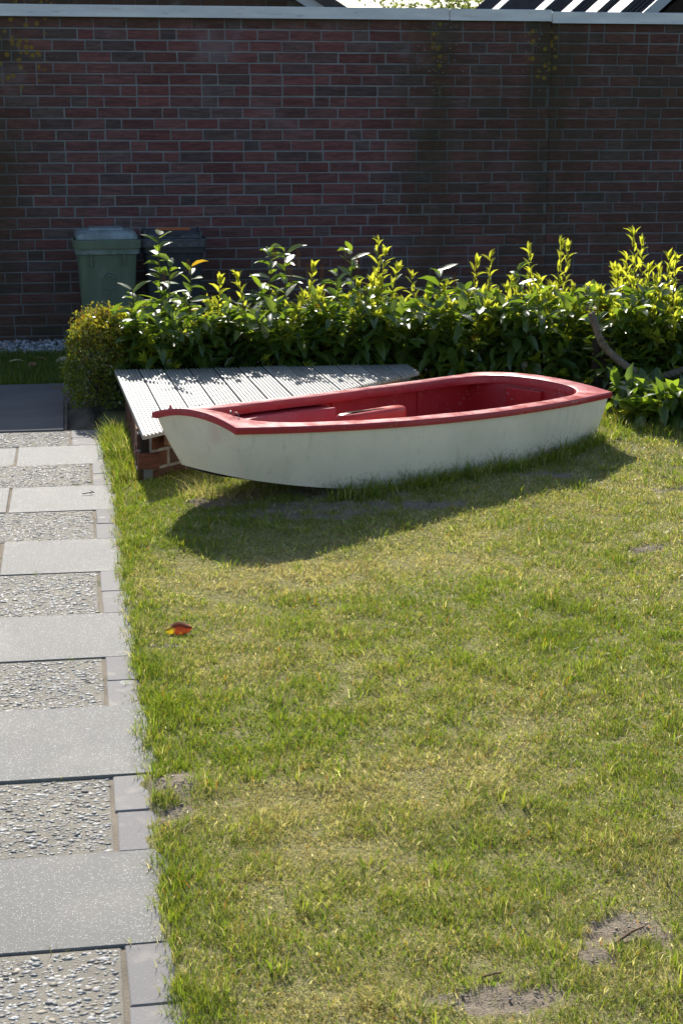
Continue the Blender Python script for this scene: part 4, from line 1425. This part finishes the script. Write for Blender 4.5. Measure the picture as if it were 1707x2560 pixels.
for k in range(90):
    a = random.uniform(0, 6.28); r_ = random.uniform(.5, .95)
    p1 = (math.cos(a) * .22 * r_, math.sin(a) * .27 * r_, random.uniform(.2, .57))
    m_.tube([(p1[0] * .15, p1[1] * .15, 0), (p1[0] * .6, p1[1] * .6, p1[2] * .55), p1], [.006, .004, .0015], 5, caps=False)
m_.build('branches', M_BARK, sh_, fix=False)

# ================================================================== post and rope
post = empty('rope_post', (3.02, 9.27, 0))
tag(post, 'dark square wooden post holding the rope, between laurels behind the dinghy', 'post')
MB().box((-.05, -.05, -.05), (.045, .05, .44), .008).build('shaft', M_POST, post)
MB().box((-.054, -.054, .435), (.049, .054, .455), .008).build('cap', M_POST, post)
RP = [(2.905, 9.14, .605), (2.925, 9.10, .52), (2.955, 9.08, .44), (3.03, 9.06, .36), (3.135, 9.03, .285), (3.245, 9.02, .248), (3.35, 9.02, .264), (3.47, 9.02, .306), (3.62, 9.02, .38), (3.80, 9.03, .50)]


def catmull(P, n):
    P = [Vector(p) for p in P]; out = []
    for i in range(len(P) - 1):
        p0, p1, p2, p3 = P[max(i - 1, 0)], P[i], P[i + 1], P[min(i + 2, len(P) - 1)]
        for k in range(n):
            q = k / n
            out.append(.5 * ((2 * p1) + (p2 - p0) * q + (2 * p0 - 5 * p1 + 4 * p2 - p3) * q * q + (3 * p1 - p0 - 3 * p2 + p3) * q ** 3))
    out.append(P[-1]); return out


rope = empty('mooring_rope', RP[0])
tag(rope, 'thick twisted hemp rope sagging from the dark post to the right', 'rope')
cl = catmull(RP, 12); acc = 0.
strand = [[], [], []]
for i, p in enumerate(cl):
    d = (cl[min(i + 1, len(cl) - 1)] - cl[max(i - 1, 0)]).normalized()
    if i: acc += (p - cl[i - 1]).length
    a = d.cross(Vector((.2, .95, .1))).normalized(); b_ = d.cross(a)
    for k in range(3):
        ph = acc * 2 * math.pi / .09 + k * 2.094
        strand[k].append(tuple(p + (a * math.cos(ph) + b_ * math.sin(ph)) * .0105 - Vector(RP[0])))
for k in range(3):
    m_ = MB().tube(strand[k], .0130, 9); m_.build('strand', M_ROPE, rope, True)
m_ = MB()
for k in range(26):
    a = random.uniform(0, 6.28)
    p = Vector((-.02 + random.uniform(-.03, .02), -.03 + random.uniform(-.02, .02), .02))
    m_.tube([tuple(p), tuple(p + Vector((math.cos(a) * .03, math.sin(a) * .03, random.uniform(.01, .05))))], [.002, .001], 4)
m_.build('frayed_end', M_ROPE, rope, fix=False)

# ================================================================== small things on the ground


def loose_leaf(loc, rot, L_, wr, curl, mat, label, group=None):
    nu, nv = 9, 7; V = []
    for i in range(nu):
        s = i / (nu - 1); wd = wr * math.sin(math.pi * min(1, s * .92 + .06)) ** .8
        for j in range(nv):
            v = -1 + 2 * j / (nv - 1)
            V.append(((s - .5), v * wd / 2, curl * (.25 - (s - .5) ** 2) + .35 * wr * (abs(v) ** 1.6) * (-.5 if curl > 0 else .5)))
    F_ = [(i * nv + j, i * nv + j + 1, (i + 1) * nv + j + 1, (i + 1) * nv + j) for i in range(nu - 1) for j in range(nv - 1)]
    V = [(x * L_, y * L_, z * L_) for x, y, z in V]
    o = link('fallen_leaf', mesh('fallen_leaf', V, F_, mat, True), None, loc, rot)
    tag(o, label, 'leaf', group)
    return o


loose_leaf((.305, 5.36, float(gz(.305, 5.36)) + .020), (.95, -.05, .10), .090, .56, .22, M_FALLEN, 'yellow and rust-red fallen leaf lying on the lawn near the path')
for k, (x, y, rz, L_, txt) in enumerate([(-.42, 11.9, .3, .12, 'brown curled leaf at left frame edge on shaded grass strip'), (-.31, 11.72, 1.2, .11, 'pale dry leaf on shaded grass strip, nearest to the slabs'),
                                         (-.26, 12.0, -.4, .10, 'buff dry leaf on shaded grass strip beside the gravel'), (-.10, 11.95, .7, .13, 'long brown leaf in the middle of the shaded grass strip'), (.02, 11.9, .1, .10, 'dry leaf on shaded grass strip close to the golden shrub')]):
    loose_leaf((x, y, .018), (random.uniform(-.4, .4), random.uniform(-.3, .3), rz), L_, .5, .5, M_DRYLEAF, txt)
m_ = MB().tube([(0, 0, 0), (.03, .006, .003), (.055, .012, .001)], [.0025, .0022, .0012], 6)
m_.tube([(.055, .012, .002), (.042, .035, .006), (.034, .06, .002)], [.0016, .0014, .0008], 6)
m_.tube([(.03, .006, .003), (.05, -.004, .010)], [.0014, .0008], 5)
tag(m_.build('twig', M_TWIG, None, True, loc=(.0, 7.545, .006)), 'small dark forked twig lying on a smooth path slab', 'twig')
tag(MB().tube([(0, 0, .004), (.03, .008, .006), (.045, .012, .004)], [.0022, .0026, .0018], 7).build('bark_stick', M_STICK, None, True, loc=(.755, 2.945, float(gz(.755, 2.945)) + .002)), 'short brown stick on the bare earth patch in the foreground', 'stick')
tag(MB().tube([(0, 0, .004), (.05, .035, .012), (.095, .07, .006)], [.0025, .0032, .0015], 7).build('crevice_shadow', M_STICK, None, True, loc=(1.06, 3.04, float(gz(1.06, 3.04)))), 'brown rod standing in for a crevice shadow across the largest bare earth patch at right', 'crevice_shadow')  # added rod stands in for the shadow of a crevice in the earth

# ================================================================== beyond the wall
hl = empty('brick_house', (-2, 20, 0))
tag(hl, 'dark brick house gable end rising behind the wall at left', 'house')
MB().box((-6, .01, 0), (4.85, 9, 3.03)).build('wall', M_MORTAR, hl)
gab = [(-6, .0101, 3.03), (4.85, .0101, 3.03), (-.5, .0101, 6.4), (-6, .0101, 3.05)]
MB().loops([[(-5.95, .012, 3.02), (4.8, .012, 3.02), (-.6, .012, 6.3)], [(-5.95, 8.99, 3.02), (4.8, 8.99, 3.02), (-.6, 8.99, 6.3)]], True, True, True).build('gable', M_TILE, hl)
for ci in range(4):
    zb = 2.79 + ci * .083; x = -3.2 - (ci % 2) * .125
    while x < 4.55 - max(0, (ci - 2)) * .25:
        link('brick', random.choice(STRETCH), hl, (x, 0, zb), color=(*[c_ * .8 for c_ in random.choice(TINTS[:4])], 1)); x += .2505
sl = Vector((-5.4, 0, 3.33)).normalized(); e0 = Vector((5.12, -.25, 2.92))
pr = lambda a, b_, dz: [tuple(a + Vector((0, 0, dz))), tuple(b_ + Vector((0, 0, dz)))]
p1 = e0 + sl * 7
m_ = MB().loops([[tuple(e0 + Vector((-.36, 0, .02))), tuple(e0 + Vector((-.36, .03, .02))), tuple(e0 + Vector((-.14, .03, .02))), tuple(e0 + Vector((-.14, 0, .02)))],
                 [tuple(p1 + Vector((-.36, 0, .02))), tuple(p1 + Vector((-.36, .03, .02))), tuple(p1 + Vector((-.14, .03, .02))), tuple(p1 + Vector((-.14, 0, .02)))]], True, True, True)
m_.build('bargeboard', M_BARGE, hl)
m_ = MB().loops([[tuple(e0 + Vector((-.135, -.06, .02))), tuple(e0 + Vector((-.135, 9, .02))), tuple(e0 + Vector((.10, 9, .02))), tuple(e0 + Vector((.10, -.06, .02)))],
                 [tuple(p1 + Vector((-.135, -.06, .02))), tuple(p1 + Vector((-.135, 9, .02))), tuple(p1 + Vector((.10, 9, .02))), tuple(p1 + Vector((.10, -.06, .02)))]], True, True, True)
m_.build('roof', M_TILE, hl)

hr = empty('tiled_house', (8.2, 24, 0))
tag(hr, 'dark tiled house roof with bright skylights behind the wall at right', 'house')
# left slope rises to +x at about 41 degrees, ridge along y
TA = .87
MB().loops([[(.18, 0, 0), (6.6, 0, 0), (6.6, 0, 3.15 + 2.6), (3.4, 0, 3.15 + 3.2 * TA), (.18, 0, 3.05)], [(.18, 15, 0), (6.6, 15, 0), (6.6, 15, 3.15 + 2.6), (3.4, 15, 3.15 + 3.2 * TA), (.18, 15, 3.05)]], True, True, True).build('wall', M_BRICKJ if False else M_POST, hr)
X0 = -.42
rf = MB()
rf.loops([[(X0, -.12, 3.15 + X0 * TA), (3.45, -.12, 3.15 + 3.45 * TA), (3.45, -.12, 3.0 + 3.45 * TA), (X0, -.12, 3.0 + X0 * TA)], [(X0, 15.2, 3.15 + X0 * TA), (3.45, 15.2, 3.15 + 3.45 * TA), (3.45, 15.2, 3.0 + 3.45 * TA), (X0, 15.2, 3.0 + X0 * TA)]], True, True, True)
rfo = rf.build('roof', M_TILE, hr)
for k in range(52):
    y = .05 + k * .29
    MB().tube([(X0, y, 3.162 + X0 * TA), (2.2, y, 3.162 + 2.2 * TA)], .035, 5).build('tile_row', M_TILE, hr)
MB().loops([[(X0 - .03, -.17, 3.17 + X0 * TA), (X0 - .03, -.12, 3.17 + X0 * TA), (X0 - .03, -.12, 2.98 + X0 * TA), (X0 - .03, -.17, 2.98 + X0 * TA)], [(3.5, -.17, 3.19 + 3.5 * TA), (3.5, -.12, 3.19 + 3.5 * TA), (3.5, -.12, 3.0 + 3.5 * TA), (3.5, -.17, 3.0 + 3.5 * TA)]], True, True, True).build('bargeboard', M_BARGE, hr)
for k, (y, w_, xa, xb) in enumerate([(1.0, .75, -.05, 1.2), (2.5, .75, -.05, 1.2), (4.4, .7, .1, .75), (4.4, .7, .95, 1.6), (6.8, .8, .3, 1.5), (11.5, .8, .75, 1.15)]):
    f = MB().loops([[(xa, y, 3.17 + xa * TA), (xa, y + w_, 3.17 + xa * TA), (xa, y + w_, 3.24 + xa * TA), (xa, y, 3.24 + xa * TA)], [(xb, y, 3.17 + xb * TA), (xb, y + w_, 3.17 + xb * TA), (xb, y + w_, 3.24 + xb * TA), (xb, y, 3.24 + xb * TA)]], True, True, True).build('skylight', M_SKYF, rfo)
    i_ = .06
    MB().add([(xa + i_, y + i_, 3.245 + (xa + i_) * TA), (xb - i_, y + i_, 3.245 + (xb - i_) * TA), (xb - i_, y + w_ - i_, 3.245 + (xb - i_) * TA), (xa + i_, y + w_ - i_, 3.245 + (xa + i_) * TA)], [(0, 1, 2, 3)]).build('pane', M_SKYL, f)

tr = empty('garden_tree', (9.9, 46, 0))
tag(tr, 'pale green tree top showing above the wall between the two houses', 'tree')
m_ = MB(); tips = []
m_.tube([(0, 0, 0), (.05, 0, 1.6), (.0, 0, 3.2), (.05, 0, 4.4)], [.16, .13, .10, .05], 8)
for k in range(26):
    a = k * 2.4; z0_ = random.uniform(1.8, 4.0); r_ = random.uniform(.6, 1.9)
    e = (math.cos(a) * r_, math.sin(a) * r_, min(5.0, z0_ + random.uniform(.3, 1.5)))
    m_.tube([(0, 0, z0_), (e[0] * .5, e[1] * .5, z0_ + (e[2] - z0_) * .6), e], [.05, .03, .012], 5)
    tips.append(e); tips.append((e[0] * .6, e[1] * .6, z0_ + (e[2] - z0_) * .7))
m_.build('trunk', M_BARK, tr, True)
n = 9000
n = 5200
ti = np.array(tips)[rng.integers(0, len(tips), n)] + rng.normal(0, .33, (n, 3)); ti[:, 2] = np.minimum(ti[:, 2], 5.15)
d = rng.normal(0, 1, (n, 3)); d /= np.linalg.norm(d, axis=1)[:, None]; s1 = np.cross(d, rng.normal(0, 1, (n, 3))); s1 /= np.linalg.norm(s1, axis=1)[:, None]
Vq = np.stack([ti - d * .08, ti + s1 * .05, ti + d * .08, ti - s1 * .05], 1)
Tq = np.array([(0, 1, 2), (0, 2, 3)])[None] + (np.arange(n) * 4)[:, None, None]
o = link('crown', tri_mesh('crown', Vq.reshape(-1, 3), Tq.reshape(-1, 3), M_FARLEAF), tr); o['kind'] = 'stuff'
# screw heads on the decking boards
SCREW = MB().tube([(0, 0, -.002), (0, 0, .0012)], .0045, 8)
sc_me = mesh('screw', SCREW.V, SCREW.F, M_STEEL)
for k in range(NB_):
    for fx in (.28, .72):
        x = xl + (k + fx) * pitch_
        for yv in (front_y(x) + .10, 9.50):
            if yv < 9.58 and yv > front_y(x) + .03:
                xs = x + .036 * (9.60 - yv)
                link('screw', sc_me, boxo, (xs - .30, yv - 7.75, BT + .0015))
# loose crumbs of earth on the bare patches
cx_, cy_, cr_ = [], [], []
for (bx_, by_, rx_, ry_) in BARE:
    k = int(2200 * (rx_ * ry_) ** .5)
    cx_.append(rng.normal(bx_, rx_ * .62, k)); cy_.append(rng.normal(by_, ry_ * .62, k))
cx_ = np.concatenate(cx_); cy_ = np.concatenate(cy_); n = len(cx_)
sz = rng.gamma(1.8, .0007, n).clip(.0006, .0048)
g = rng.uniform(.6, 1.25, (n, 1)) * np.array([[.30, .25, .19]])
P = np.stack([cx_, cy_, gz(cx_, cy_) + sz * .3], 1)
o = link('soil_crumbs', stones(P, sz * rng.uniform(1, 1.5, n), sz, sz * .8, rng.uniform(0, 6.28, n), rng.normal(0, .4, n), g, 'soil_crumbs', M_GRAVEL), bpy.data.objects['lawn'])
o['kind'] = 'stuff'
